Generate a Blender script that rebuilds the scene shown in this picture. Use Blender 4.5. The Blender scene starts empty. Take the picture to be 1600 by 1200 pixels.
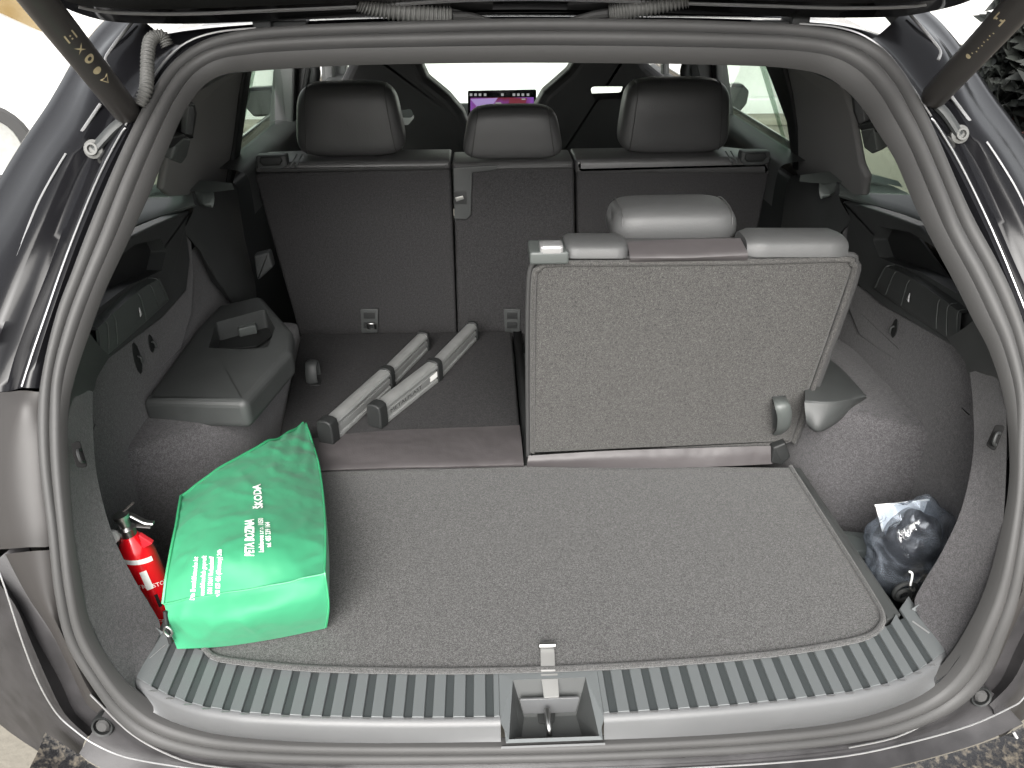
import bpy, bmesh, math, random
import numpy as np
from mathutils import Vector, Matrix, noise
random.seed(7)
D=bpy.data; SC=bpy.context.scene; COL=SC.collection
PI=math.pi
# ------------------------------------------------------------ camera
th,ps,ro=[math.radians(a) for a in (29.34,1.96,-.296)]; FPX=1198.
CAM=np.array([-.0711,-.6975,.85])
Fw=np.array([math.sin(ps)*math.cos(th),math.cos(ps)*math.cos(th),-math.sin(th)])
Rt=np.array([math.cos(ps),-math.sin(ps),0.]); Uv=np.cross(Rt,Fw)
Rt,Uv=Rt*math.cos(ro)+Uv*math.sin(ro),-Rt*math.sin(ro)+Uv*math.cos(ro)
cd=D.cameras.new('camera'); co=D.objects.new('camera',cd); COL.objects.link(co)
cd.sensor_width=36; cd.lens=36*FPX/1600; cd.clip_start=.01; cd.clip_end=400
m=Matrix(((Rt[0],Uv[0],-Fw[0],CAM[0]),(Rt[1],Uv[1],-Fw[1],CAM[1]),(Rt[2],Uv[2],-Fw[2],CAM[2]),(0,0,0,1)))
co.matrix_world=m; SC.camera=co
# ------------------------------------------------------------ light
SUN_EL,SUN_AZ=math.radians(38),math.radians(188)      # azimuth clockwise from +Y
w=D.worlds.new('World'); SC.world=w; w.use_nodes=True
nt=w.node_tree; bg=nt.nodes['Background']
sky=nt.nodes.new('ShaderNodeTexSky'); sky.sky_type='NISHITA'; sky.sun_disc=False
sky.sun_elevation=SUN_EL; sky.sun_rotation=SUN_AZ; sky.air_density=1.; sky.dust_density=6; sky.ozone_density=.6
hs=nt.nodes.new('ShaderNodeHueSaturation'); hs.inputs['Saturation'].default_value=.12; nt.links.new(sky.outputs[0],hs.inputs['Color']); nt.links.new(hs.outputs[0],bg.inputs[0]); bg.inputs[1].default_value=.13
sl=D.lights.new('sun','SUN'); sl.energy=1.5; sl.angle=math.radians(45); sl.color=(1,.96,.9)
so=D.objects.new('sun',sl); COL.objects.link(so)
sd=Vector((math.sin(SUN_AZ)*math.cos(SUN_EL),math.cos(SUN_AZ)*math.cos(SUN_EL),math.sin(SUN_EL)))
so.rotation_euler=sd.to_track_quat('Z','Y').to_euler(); so.location=sd*20
SC.view_settings.view_transform='Standard'; SC.view_settings.look='None'; SC.view_settings.exposure=1.52; SC.view_settings.gamma=1
# ------------------------------------------------------------ pixel -> place helpers (only to lay things out in space)
def ray(px,py): return Fw+Rt*(px-800)/FPX-Uv*(py-600)/FPX
def U(px,py,x=None,y=None,z=None):
    d=ray(px,py); k,v=(0,x) if x is not None else (1,y) if y is not None else (2,z)
    return Vector(CAM+d*(v-CAM[k])/d[k])
def hit(px,py,fn):
    d=ray(px,py); a=.15; fa=fn(CAM+d*a)
    for i in range(1,400):
        b=.15+i*.01; fb=fn(CAM+d*b)
        if fa*fb<=0:
            for _ in range(30):
                c=(a+b)/2; fc=fn(CAM+d*c)
                if fa*fc<=0: b,fb=c,fc
                else: a,fa=c,fc
            return Vector(CAM+d*a)
        a,fa=b,fb
    return Vector(CAM+d*1.3)
def gz(z): return -.07+.286*(z+.05)+.894*(z+.05)*(z-.3) if z>-.05 else -.07+.05*(z+.05)
def S(px,py,off=0): return hit(px,py,lambda P:P[1]-(gz(P[2])+.23*P[0]**2+off))
def tx(z): return .665-.45*max(0,z-.4)
def T(px,py,off=0):
    s=-1 if px<790 else 1
    return hit(px,py,lambda P:s*P[0]-(tx(P[2])+off))
def mx(P): return Vector((-P[0],P[1],P[2]))
# ------------------------------------------------------------ materials
MATS={}
def mat(name,col,rough=.6,metal=0,spec=.5,coat=0,bump=None,var=None,fleck=None,sheen=0,trans=0,extra=None):
    m=D.materials.new(name); m.use_nodes=True; n=m.node_tree; b=n.nodes['Principled BSDF']; L=n.links.new
    b.inputs['Base Color'].default_value=(*col,1); b.inputs['Roughness'].default_value=rough; b.inputs['Metallic'].default_value=metal
    b.inputs['Specular IOR Level'].default_value=spec; b.inputs['Coat Weight'].default_value=coat; b.inputs['Coat Roughness'].default_value=.03
    if sheen: b.inputs['Sheen Weight'].default_value=sheen; b.inputs['Sheen Roughness'].default_value=.5
    tc=n.nodes.new('ShaderNodeTexCoord'); cur=None
    def noi(scale,det=3):
        t=n.nodes.new('ShaderNodeTexNoise'); t.inputs['Scale'].default_value=scale; t.inputs['Detail'].default_value=det; L(tc.outputs['Object'],t.inputs['Vector']); return t
    def ramp(src,p0,p1,c0,c1):
        r=n.nodes.new('ShaderNodeValToRGB'); r.color_ramp.elements[0].position=p0; r.color_ramp.elements[1].position=p1
        r.color_ramp.elements[0].color=(*c0,1); r.color_ramp.elements[1].color=(*c1,1); L(src,r.inputs[0]); return r
    if fleck:   # (scale, dark, light)
        t=noi(fleck[0],2); r=ramp(t.outputs[0],.38,.64,fleck[1],fleck[2]); cur=r.outputs[0]
        t2=noi(fleck[0]*.3,3); mm=n.nodes.new('ShaderNodeMix'); mm.data_type='RGBA'; mm.blend_type='MULTIPLY'; mm.inputs[0].default_value=1
        r2=ramp(t2.outputs[0],.3,.7,(.8,.8,.8),(1.15,1.15,1.15)); L(cur,mm.inputs[6]); L(r2.outputs[0],mm.inputs[7]); cur=mm.outputs[2]
    if var:     # (scale, lo, hi)
        t=noi(var[0],5); r=ramp(t.outputs[0],.3,.7,(var[1],)*3,(var[2],)*3)
        mm=n.nodes.new('ShaderNodeMix'); mm.data_type='RGBA'; mm.blend_type='MULTIPLY'; mm.inputs[0].default_value=1
        if cur is None: mm.inputs[6].default_value=(*col,1)
        else: L(cur,mm.inputs[6])
        L(r.outputs[0],mm.inputs[7]); cur=mm.outputs[2]
    if cur is not None: L(cur,b.inputs['Base Color'])
    if bump:
        t=noi(bump[0],3); bp=n.nodes.new('ShaderNodeBump'); bp.inputs['Strength'].default_value=bump[1]; bp.inputs['Distance'].default_value=bump[2] if len(bump)>2 else .002
        L(t.outputs[0],bp.inputs['Height']); L(bp.outputs[0],b.inputs['Normal'])
        if len(bump)>3: # coarse wrinkles too
            t=noi(bump[3],2); bp2=n.nodes.new('ShaderNodeBump'); bp2.inputs['Strength'].default_value=bump[4]; bp2.inputs['Distance'].default_value=.02
            L(t.outputs[0],bp2.inputs['Height']); L(bp.outputs[0],bp2.inputs['Normal']); L(bp2.outputs[0],b.inputs['Normal'])
    if extra: extra(n,b,L,noi,ramp)
    MATS[name]=m; return m
def glassmat(name,tint,refl=.1,rough=.0,bump=None,haze=0):
    m=D.materials.new(name); m.use_nodes=True; n=m.node_tree; n.nodes.clear(); L=n.links.new
    o=n.nodes.new('ShaderNodeOutputMaterial'); t=n.nodes.new('ShaderNodeBsdfTransparent'); t.inputs[0].default_value=(*tint,1)
    g=n.nodes.new('ShaderNodeBsdfGlossy'); g.inputs['Roughness'].default_value=rough; x=n.nodes.new('ShaderNodeMixShader')
    lw=n.nodes.new('ShaderNodeLayerWeight'); lw.inputs[0].default_value=.5
    f=n.nodes.new('ShaderNodeMath'); f.operation='POWER'; f.inputs[1].default_value=5; L(lw.outputs['Facing'],f.inputs[0])
    mu=n.nodes.new('ShaderNodeMath'); mu.operation='MULTIPLY_ADD'; mu.inputs[1].default_value=1.; mu.inputs[2].default_value=refl*.45; mu.use_clamp=True
    L(f.outputs[0],mu.inputs[0]); L(mu.outputs[0],x.inputs[0]); L(t.outputs[0],x.inputs[1]); L(g.outputs[0],x.inputs[2]); L(x.outputs[0],o.inputs[0])
    if haze:
        df=n.nodes.new('ShaderNodeBsdfDiffuse'); df.inputs[0].default_value=(.55,.62,.72,1); x2=n.nodes.new('ShaderNodeMixShader')
        tc=n.nodes.new('ShaderNodeTexCoord'); hz=n.nodes.new('ShaderNodeTexNoise'); hz.inputs['Scale'].default_value=15; hz.inputs['Detail'].default_value=5; hz.inputs['Distortion'].default_value=2; L(tc.outputs['Object'],hz.inputs['Vector'])
        hr_=n.nodes.new('ShaderNodeMapRange'); hr_.inputs[1].default_value=.42; hr_.inputs[2].default_value=.72; hr_.inputs[3].default_value=haze*.5; hr_.inputs[4].default_value=haze*3; L(hz.outputs[0],hr_.inputs[0])
        L(hr_.outputs[0],x2.inputs[0]); L(x.outputs[0],x2.inputs[1]); L(df.outputs[0],x2.inputs[2]); L(x2.outputs[0],o.inputs[0])
    if bump:
        tc=n.nodes.new('ShaderNodeTexCoord'); ns=n.nodes.new('ShaderNodeTexNoise'); ns.inputs['Scale'].default_value=bump[0]; ns.inputs['Detail'].default_value=4; ns.inputs['Distortion'].default_value=1.5
        L(tc.outputs['Object'],ns.inputs['Vector']); bp=n.nodes.new('ShaderNodeBump'); bp.inputs['Strength'].default_value=bump[1]; bp.inputs['Distance'].default_value=.02
        L(ns.outputs[0],bp.inputs['Height']); L(bp.outputs[0],g.inputs['Normal']); L(bp.outputs[0],lw.inputs['Normal'])
    MATS[name]=m; return m
mat('mat_carpet',(.1,.1,.095),.95,spec=.2,fleck=(900,(.032,.032,.032),(.099,.098,.096)),bump=(500,.5,.002),sheen=.2)
mat('seat_carpet',(.1,.1,.09),.95,spec=.2,fleck=(800,(.029,.0285,.0275),(.085,.083,.079)),bump=(420,.5,.002),sheen=.15)
mat('row_carpet',(.05,.045,.045),.95,spec=.2,fleck=(700,(.0195,.0192,.0197),(.038,.0372,.038)),bump=(400,.4,.002))
mat('felt',(.08,.075,.075),1,spec=.15,fleck=(600,(.051,.0495,.0515),(.092,.089,.092)),bump=(500,.35,.002),var=(4,.93,1.07),sheen=.2)
mat('plastic',(.041,.0435,.043),.5,spec=.4,bump=(900,.25,.0008),var=(14,.9,1.1))
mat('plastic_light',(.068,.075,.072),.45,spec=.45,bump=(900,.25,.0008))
mat('ledge_plastic',(.10,.113,.106),.5,spec=.4,bump=(900,.25,.0008))
mat('pillar_grey',(.18,.178,.175),.7,spec=.3,bump=(900,.25,.0008))
mat('leather_dark',(.03,.03,.029),.5,spec=.4,bump=(420,.3,.0012))
mat('plastic_dark',(.015,.016,.016),.55,spec=.35,bump=(700,.2,.0008))
mat('sill_plastic',(.08,.082,.084),.42,spec=.5,bump=(1300,.25,.0006),var=(9,.93,1.07))
mat('sill_rib',(.098,.106,.108),.5,spec=.45,bump=(1300,.35,.0006))
mat('sill_groove',(.036,.041,.042),.5,spec=.4,bump=(1300,.35,.0006))
mat('rubber_dark',(.032,.0315,.031),.6,spec=.3,bump=(500,.12,.001))
mat('rubber',(.045,.0445,.044),.55,spec=.35,bump=(500,.12,.001),var=(5,.85,1.12))
mat('leather',(.05,.05,.05),.42,spec=.45,bump=(420,.3,.0012,9,.12))
mat('leather_light',(.06,.061,.061),.5,spec=.45,bump=(420,.3,.0012,9,.12))
mat('vinyl',(.055,.05,.051),.5,spec=.4,bump=(300,.2,.001,14,.35))
mat('black_paint',(.006,.006,.007),.14,spec=.2,coat=0,bump=(30,.012,.01))
def dirt(n,b,L,noi,ramp):
    t=noi(95,8); t.inputs['Roughness'].default_value=.75; r=ramp(t.outputs[0],.5,.72,(.012,.012,.013),(.16,.135,.1)); L(r.outputs[0],b.inputs['Base Color'])
    r2=ramp(t.outputs[0],.45,.65,(.25,)*3,(.8,)*3); L(r2.outputs[0],b.inputs['Roughness'])
mat('dirty_paint',(.01,.01,.01),.3,spec=.5,coat=.3,extra=dirt)
mat('gate_paint',(.007,.007,.007),.10,spec=.5,coat=1,bump=(20,.03,.01))
mat('reflect_tint_paint',(.030,.028,.027),.42,spec=.3,coat=.0,bump=(14,.05,.01))  # black bodywork lightened and browned to carry the ground's reflection
mat('bumper_plastic',(.022,.021,.022),.5,spec=.4,bump=(600,.25,.001),var=(25,.7,1.5))
mat('highlight_and_lever_white',(.34,.34,.34),.28,metal=.5)  # painted highlights on edges and groove ends; also pale bumper seam, release lever
mat('steel',(.45,.45,.44),.3,metal=1,bump=(200,.1,.001))
mat('aluminium',(.5,.51,.5),.33,metal=.7,bump=(350,.08,.0006),var=(30,.9,1.06))
mat('conduit',(.11,.11,.105),.5,spec=.4,bump=(300,.1,.001))
mat('matte_black',(.008,.008,.008),.9,spec=.1)
mat('strap_grey',(.18,.18,.175),.4,bump=(500,.1,.001))
mat('strut_paint',(.045,.042,.04),.42,spec=.5,bump=(600,.08,.001))
mat('mark_gold',(.45,.38,.24),.6)
mat('white_paint',(.5,.5,.49),.35,coat=.3,var=(2,.95,1.03))
mat('white_print',(.8,.8,.78),.6)
mat('green_vinyl',(.032,.22,.108),.55,spec=.25,bump=(7,.0,.01,16,.35),sheen=.1)
mat('green_trim',(.035,.26,.115),.4)
mat('red_paint',(.62,.006,.012),.2,spec=.5,coat=.8)
mat('red_plastic',(.5,.02,.03),.4)
mat('black_gloss',(.01,.01,.012),.22,spec=.5,bump=(25,.35,.01))
mat('symbol_white',(.7,.7,.7),.5)
mat('tyre',(.03,.03,.03),.8)
def conc(n,b,L,noi,ramp):
    t=noi(.6,8); r=ramp(t.outputs[0],.3,.75,(.13,.12,.10),(.21,.195,.165)); L(r.outputs[0],b.inputs['Base Color'])
mat('concrete',(.45,.42,.37),.9,spec=.2,extra=conc,bump=(40,.3,.01))
def wal(n,b,L,noi,ramp):
    t=noi(1.4,7); r=ramp(t.outputs[0],.32,.7,(.15,.105,.045),(.24,.2,.13)); L(r.outputs[0],b.inputs['Base Color'])
mat('ochre_render',(.5,.4,.25),.9,spec=.2,extra=wal,bump=(20,.3,.02))
mat('leaf',(.012,.014,.012),.6,var=(3,.4,1.8)); mat('leaf_red',(.06,.012,.01),.6,var=(3,.5,1.4)); mat('bark',(.06,.05,.04),.9)
glassmat('tint_glass',(.80,.88,.82)); glassmat('clear_film',(.88,.91,.95),.16,.16,(9,1.),haze=.07)
# screen
m=D.materials.new('screen_image'); m.use_nodes=True; n=m.node_tree; b=n.nodes['Principled BSDF']; L=n.links.new
tc=n.nodes.new('ShaderNodeTexCoord'); ns=n.nodes.new('ShaderNodeTexNoise'); ns.inputs['Scale'].default_value=9; L(tc.outputs['Object'],ns.inputs['Vector'])
r=n.nodes.new('ShaderNodeValToRGB'); els=r.color_ramp.elements; els[0].position=.3; els[0].color=(.12,.01,.03,1); els[1].position=.7; els[1].color=(.35,.12,.6,1)
e=els.new(.5); e.color=(.25,.03,.05,1); L(ns.outputs[0],r.inputs[0]); L(r.outputs[0],b.inputs['Emission Color']); b.inputs['Emission Strength'].default_value=.2
b.inputs['Base Color'].default_value=(.01,.01,.01,1); MATS['screen_image']=m
def emis(name,c,s):
    m=D.materials.new(name); m.use_nodes=True; b=m.node_tree.nodes['Principled BSDF']; b.inputs['Base Color'].default_value=(0,0,0,1)
    b.inputs['Emission Color'].default_value=(*c,1); b.inputs['Emission Strength'].default_value=s; MATS[name]=m
emis('screen_lilac',(.55,.4,.8),.22); emis('screen_white',(.8,.8,.8),.14); emis('screen_red',(.4,.07,.1),.15)
# ------------------------------------------------------------ builders
def woff(p):
    v=Vector((0,0,0))
    while p is not None: v=v+p.location; p=p.parent
    return v
def link(name,me,mt,parent=None,smooth=True,kind=None,label=None):
    o=D.objects.new(name,me); COL.objects.link(o)
    if mt: me.materials.append(MATS[mt])
    if parent is not None: o.parent=parent
    if kind: o['kind']=kind
    if label: o['label']=label
    me.polygons.foreach_set('use_smooth',[smooth]*len(me.polygons))
    return o
def mesh(name,vs,fs,mt,parent=None,smooth=True,autos=None,**k):
    off=woff(parent); me=D.meshes.new(name); me.from_pydata([tuple(Vector(v)-off) for v in vs],[],fs); me.update()
    bm=bmesh.new(); bm.from_mesh(me); bmesh.ops.recalc_face_normals(bm,faces=bm.faces)
    if not any(len(e.link_faces)!=2 for e in bm.edges) and bm.calc_volume(signed=True)<0: bmesh.ops.reverse_faces(bm,faces=bm.faces)
    if smooth:
        a=math.radians(autos or 38)
        for e in bm.edges:
            if len(e.link_faces)==2 and e.calc_face_angle(0)>a: e.smooth=False
    bm.to_mesh(me); bm.free()
    return link(name,me,mt,parent,smooth,**k)
def thing(name,label,cat,loc=(0,0,0),group=None,kind=None):
    o=D.objects.new(name,None); COL.objects.link(o); o.location=loc; o.empty_display_size=.1
    o['label']=label; o['category']=cat
    if group: o['group']=group
    if kind: o['kind']=kind
    return o
def tag(o,label,cat,group=None):
    o['label']=label; o['category']=cat
    if group: o['group']=group
    return o
def cr(P,n,closed=False):
    """Catmull-Rom through points, n samples per span"""
    P=[Vector(p) for p in P]; out=[]; N=len(P); spans=N if closed else N-1
    for i in range(spans):
        if closed: a,b,c,d=P[i-1],P[i],P[(i+1)%N],P[(i+2)%N]
        else: a,b,c,d=P[max(i-1,0)],P[i],P[i+1],P[min(i+2,N-1)]
        for k in range(n):
            t=k/n; out.append(.5*((2*b)+(c-a)*t+(2*a-5*b+4*c-d)*t*t+(3*b-a-3*c+d)*t**3))
    if not closed: out.append(P[-1].copy())
    return out
def gridmesh(rows,thick=0,nrm=None):
    R=len(rows); Cn=len(rows[0]); vs=[v for r in rows for v in r]
    fs=[(i*Cn+j,i*Cn+j+1,(i+1)*Cn+j+1,(i+1)*Cn+j) for i in range(R-1) for j in range(Cn-1)]
    return vs,fs
def grid(name,rows,mt,parent=None,sub=(4,4),thick=0,lin=False,disp=None,**k):
    if lin: r2=rows
    else:
        r1=[cr(r,sub[1]) for r in rows]
        cols=[cr([r1[i][j] for i in range(len(r1))],sub[0]) for j in range(len(r1[0]))]
        r2=[[cols[j][i] for j in range(len(cols))] for i in range(len(cols[0]))]
    if disp: r2=[[disp(v) for v in r] for r in r2]
    vs,fs=gridmesh(r2); o=mesh(name,vs,fs,mt,parent,**k)
    if thick:
        md=o.modifiers.new('s','SOLIDIFY'); md.thickness=thick; md.offset=0
    return o
def tube(name,pts,r,mt,parent=None,n=10,sub=0,closed=False,rf=None,caps=True,flat=1.,**k):
    P=cr(pts,sub,closed) if sub else [Vector(p) for p in pts]
    vs=[];fs=[];N=len(P); up=Vector((0,0,1))
    for i,p in enumerate(P):
        a=P[i-1] if (i>0 or closed) else p; b=P[(i+1)%N] if (i<N-1 or closed) else p
        t=(b-a).normalized()
        if i==0:
            s=t.cross(up if abs(t.z)<.9 else Vector((0,1,0))).normalized()
        else: s=(s-t*s.dot(t)).normalized()
        q=s.cross(t); rr=rf(i/(N-1)) if rf else r
        for j in range(n):
            a2=2*PI*j/n; vs.append(p+s*math.cos(a2)*rr+q*math.sin(a2)*rr*flat)
    for i in range(N if closed else N-1):
        for j in range(n):
            i2=(i+1)%N; fs.append((i*n+j,i*n+(j+1)%n,i2*n+(j+1)%n,i2*n+j))
    if caps and not closed: fs.append(tuple(range(n))[::-1]); fs.append(tuple((N-1)*n+j for j in range(n)))
    return mesh(name,vs,fs,mt,parent,**k)
def basis(pts,up=None):
    n=Vector((0,0,0)); c=sum(pts,Vector((0,0,0)))/len(pts)
    for i in range(len(pts)): n+=(pts[i]-c).cross(pts[(i+1)%len(pts)]-c)
    n.normalize(); return c,n
def rounded(p2,rad,seg=5):
    out=[];N=len(p2)
    for i in range(N):
        r=rad[i] if isinstance(rad,(list,tuple)) else rad
        a=p2[i-1];b=p2[i];c=p2[(i+1)%N]; u=(a-b);v=(c-b); lu,lv=u.length,v.length; u.normalize();v.normalize()
        ang=u.angle(v); 
        if r<=0 or abs(ang-PI)<.02: out.append(b); continue
        d=min(r/math.tan(ang/2),lu*.48,lv*.48); 
        p0=b+u*d;p1=b+v*d
        for k in range(seg+1):
            t=k/seg; out.append(p0*(1-t)**2+b*2*t*(1-t)+p1*t*t)
    return out
def slab(name,pts,T,mt,parent=None,er=.004,cr_=.01,bulge=0,toward=None,rings=3,seg=5,smooth=True,**k):
    """rounded plate from a planar outline; front face looks to `toward` (default the camera side), thickness T goes behind"""
    pts=[Vector(p) for p in pts]; c,n=basis(pts)
    tw=Vector(toward) if toward is not None else Vector(CAM)-c
    if n.dot(tw)<0: n=-n
    u=(pts[1]-pts[0]).normalized(); u=(u-n*u.dot(n)).normalized(); v=n.cross(u)
    p2=[Vector(((p-c).dot(u),(p-c).dot(v))) for p in pts]
    area=sum(p2[i-1].x*p2[i].y-p2[i].x*p2[i-1].y for i in range(len(p2)))
    if area<0: p2=p2[::-1]; cr_=cr_[::-1] if isinstance(cr_,list) else cr_
    o=rounded(p2,cr_,seg); N=len(o)
    nr=[]
    for i in range(N):
        a=o[i-1];b=o[(i+1)%N]; t=(b-a); t=t.normalized() if t.length>1e-9 else Vector((1,0)); nr.append(Vector((-t.y,t.x)))   # inward for ccw
    er=min(er,T/2)
    lay=[]; K=4 if er>0 else 0
    prof=[(er*(1-math.sin(a)),er*(1-math.cos(a))) for a in [PI/2*q/K for q in range(K+1)]] if K else [(0,0)]
    prof=prof+[(i_,T-d) for i_,d in prof[::-1]]
    vs=[];fs=[]
    def add(pl,dep): 
        s=len(vs)
        for q,p in enumerate(pl): vs.append(c+u*p.x+v*p.y-n*(dep[q] if isinstance(dep,list) else dep))
        return s
    # cap rings
    cen=Vector((sum(p.x for p in o)/N,sum(p.y for p in o)/N))
    starts=[]
    inner=[o[i]+nr[i]*er for i in range(N)]
    hx_=max(abs(p.x-cen.x) for p in inner); hy_=max(abs(p.y-cen.y) for p in inner); hf=lambda X,Y:max(0,1-abs(X)**2.4)*max(0,1-abs(Y)**2.4)
    if bulge:
        R_=9
        for q in range(1,R_):
            s=q/R_; pl=[cen+(p-cen)*s for p in inner]; starts.append(add(pl,[-bulge*hf((p.x-cen.x)/hx_,(p.y-cen.y)/hy_)*(1-s**6) for p in pl]))
    for ins,dep in prof: starts.append(add([o[i]+nr[i]*ins for i in range(N)],dep))
    for a,b in zip(starts,starts[1:]):
        for i in range(N): fs.append((a+i,a+(i+1)%N,b+(i+1)%N,b+i))
    if bulge:
        vs.append(c+u*cen.x+v*cen.y+n*bulge); ci=len(vs)-1
        for i in range(N): fs.append((ci,starts[0]+i,starts[0]+(i+1)%N))
    else: fs.append(tuple(starts[0]+i for i in range(N)))
    fs.append(tuple(starts[-1]+i for i in range(N))[::-1])
    return mesh(name,vs,fs,mt,parent,smooth=smooth,**k)
def box(name,c,s,mt,parent=None,bev=.002,rot=(0,0,0),**k):
    bm=bmesh.new(); bmesh.ops.create_cube(bm,size=1); bmesh.ops.scale(bm,vec=Vector(s),verts=bm.verts)
    if bev: bmesh.ops.bevel(bm,geom=list(bm.edges),offset=min(bev,min(s)*.45),segments=2,affect='EDGES',profile=.7)
    from mathutils import Euler
    M=Matrix.Translation(Vector(c)-woff(parent))@Euler(rot).to_matrix().to_4x4(); bmesh.ops.transform(bm,matrix=M,verts=bm.verts)
    me=D.meshes.new(name); bm.to_mesh(me); bm.free(); o=link(name,me,mt,parent,**k)
    for e in me.edges: pass
    return o
def cut(o,cutter):
    for q in (o,cutter):
        bm=bmesh.new(); bm.from_mesh(q.data); bmesh.ops.remove_doubles(bm,verts=bm.verts,dist=1e-5); bmesh.ops.recalc_face_normals(bm,faces=bm.faces)
        if bm.calc_volume(signed=True)<0: bmesh.ops.reverse_faces(bm,faces=bm.faces)
        bmesh.ops.triangulate(bm,faces=bm.faces)
        bm.to_mesh(q.data); bm.free()
    md=o.modifiers.new('b','BOOLEAN'); md.object=cutter; md.operation='DIFFERENCE'; md.solver='FAST'
    bpy.context.view_layer.update(); dg=bpy.context.evaluated_depsgraph_get()
    me=D.meshes.new_from_object(o.evaluated_get(dg)); o.modifiers.clear(); mats=[m for m in o.data.materials]; o.data=me
    if not me.materials:
        for q in mats: me.materials.append(q)
    D.objects.remove(cutter,do_unlink=True)
    bm=bmesh.new(); bm.from_mesh(me)
    for e in bm.edges: e.smooth=not(len(e.link_faces)==2 and e.calc_face_angle(0)>.65)
    for f in bm.faces: f.smooth=f.calc_area()<2e-4
    bm.to_mesh(me); bm.free()
def mirror(o,parent=None,name=None,label=None):
    c=o.copy(); c.data=o.data.copy(); COL.objects.link(c); c.name=name or o.name.split('.')[0]
    for v in c.data.vertices: v.co.x=-v.co.x
    c.data.flip_normals(); c.parent=parent if parent is not None else o.parent
    if label: c['label']=label
    return c
def lathe(name,prof,mt,parent,base,axis,n=20,**k):
    axis=Vector(axis).normalized(); s=axis.orthogonal().normalized(); q=axis.cross(s); vs=[];fs=[]
    for r,h in prof:
        for j in range(n): a=2*PI*j/n; vs.append(Vector(base)+axis*h+s*math.cos(a)*r+q*math.sin(a)*r)
    for i in range(len(prof)-1):
        for j in range(n): fs.append((i*n+j,i*n+(j+1)%n,(i+1)*n+(j+1)%n,(i+1)*n+j))
    fs.append(tuple(range(n))[::-1]); fs.append(tuple((len(prof)-1)*n+j for j in range(n)))
    return mesh(name,vs,fs,mt,parent,**k)
def text(name,s,mt,parent,fn,size=1.,align='CENTER',ext=.0,**k):
    """text mesh; fn maps (u,v) text-plane coords to a world point"""
    c=D.curves.new(name,'FONT'); c.body=s; c.size=size; c.align_x=align; c.resolution_u=2
    if ext: c.offset=ext
    o=D.objects.new(name,c); COL.objects.link(o); bpy.context.view_layer.update()
    me=D.meshes.new_from_object(o.evaluated_get(bpy.context.evaluated_depsgraph_get())); D.objects.remove(o,do_unlink=True)
    off=woff(parent)
    for v in me.vertices: v.co=Vector(fn(v.co.x,v.co.y))-off
    return link(name,me,mt,parent,smooth=False,**k)

# ============================================================ the car
car=thing('estate_car','black estate car seen from behind with its tailgate up and the boot open','car')
# ---- rubber seal round the opening
PAIRS=[((855,1189),(855,1157)),((650,1192),(650,1158)),((500,1191),(505,1156)),((400,1187),(412,1151)),((312,1178),(330,1141)),((237,1156),(260,1120)),
((187,1119),(213,1090)),((141,1062),(172,1045)),((106,1003),(138,983)),((87,925),(121,905)),((75,825),(110,820)),((62,725),(103,722)),((60,640),(102,650)),
((70,569),(112,590)),((91,487),(134,520)),((114,425),(160,450)),((141,355),(192,380)),((172,281),(228,300)),((200,219),(256,232)),((232,156),(285,168)),
((266,106),(315,127)),((310,73),(350,108)),((360,57),(400,102)),((430,47),(460,98)),((560,40),(580,93)),((800,33),(800,90)),((1000,34),(1000,91)),
((1150,38),(1150,94)),((1250,44),(1235,98)),((1319,56),(1290,108)),((1368,78),(1327,130)),((1403,113),(1355,160)),((1430,155),(1378,197)),((1460,214),(1405,243)),
((1496,296),(1437,318)),((1522,350),(1465,375)),((1556,412),(1500,440)),((1583,470),(1527,495)),((1603,530),(1553,548)),((1617,610),(1574,620)),
((1618,700),(1582,700)),((1612,780),(1580,770)),((1600,870),(1566,850)),((1588,934),(1547,922)),((1568,990),(1522,980)),((1537,1052),(1492,1033)),
((1490,1099),(1448,1077)),((1412,1137),(1380,1107)),((1319,1158),(1300,1127)),((1194,1172),(1180,1140)),((1040,1182),(1035,1150))]
Op=cr([S(*o) for o,i in PAIRS],6,True); Ip=cr([S(*i) for o,i in PAIRS],6,True)
wpx=cr([Vector((.27 if i[1]<350 else .2 if i[1]<640 else .06,0,0)) for o,i in PAIRS],6,True)
def ringstrip(name,fa,fb,prof,mt,noiseamp=0):
    vs=[];fs=[];N=len(Op);K=len(prof)
    for i in range(N):
        O_,I_=Op[i],Ip[i]; w_=max(0,wpx[i].x); tang=(Ip[(i+1)%N]-Ip[i-1]).normalized(); across=(I_-O_); nn=across.cross(tang).normalized()
        if nn.y>0: nn=-nn
        wd=across.length
        a=fa(w_);b=fb(w_)
        for s,h in prof: vs.append(O_+across*(a+(b-a)*s)+nn*h*wd)
    for i in range(N):
        for j in range(K-1): i2=(i+1)%N; fs.append((i*K+j,i*K+j+1,i2*K+j+1,i2*K+j))
    return mesh(name,vs,fs,mt,car,autos=60)
arc=lambda h,n=8:[(.5-.5*math.cos(PI*q/n),h*math.sin(PI*q/n)**.7-.05) for q in range(n+1)]
ringstrip('door_seal_lip',lambda w:.06,lambda w:(1-w)*.46,[(0,-.5),(0,-.2)]+arc(.25)+[(1,-.3)],'rubber')
ringstrip('door_seal_bulb',lambda w:(1-w)*.53,lambda w:(1-w)*.93,[(0,-.3)]+arc(.25)+[(1,-.2)],'rubber')
ringstrip('seal_groove',lambda w:(1-w)*.3,lambda w:(1-w)*.7,[(0,-.14),(1,-.14)],'rubber_dark')
ringstrip('opening_trim',lambda w:(1-w)*.94,lambda w:.985,[(0,-.22),(.08,.04),(.5,.14),(.9,.04),(1.0,-.14)],'rubber_dark')
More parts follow.
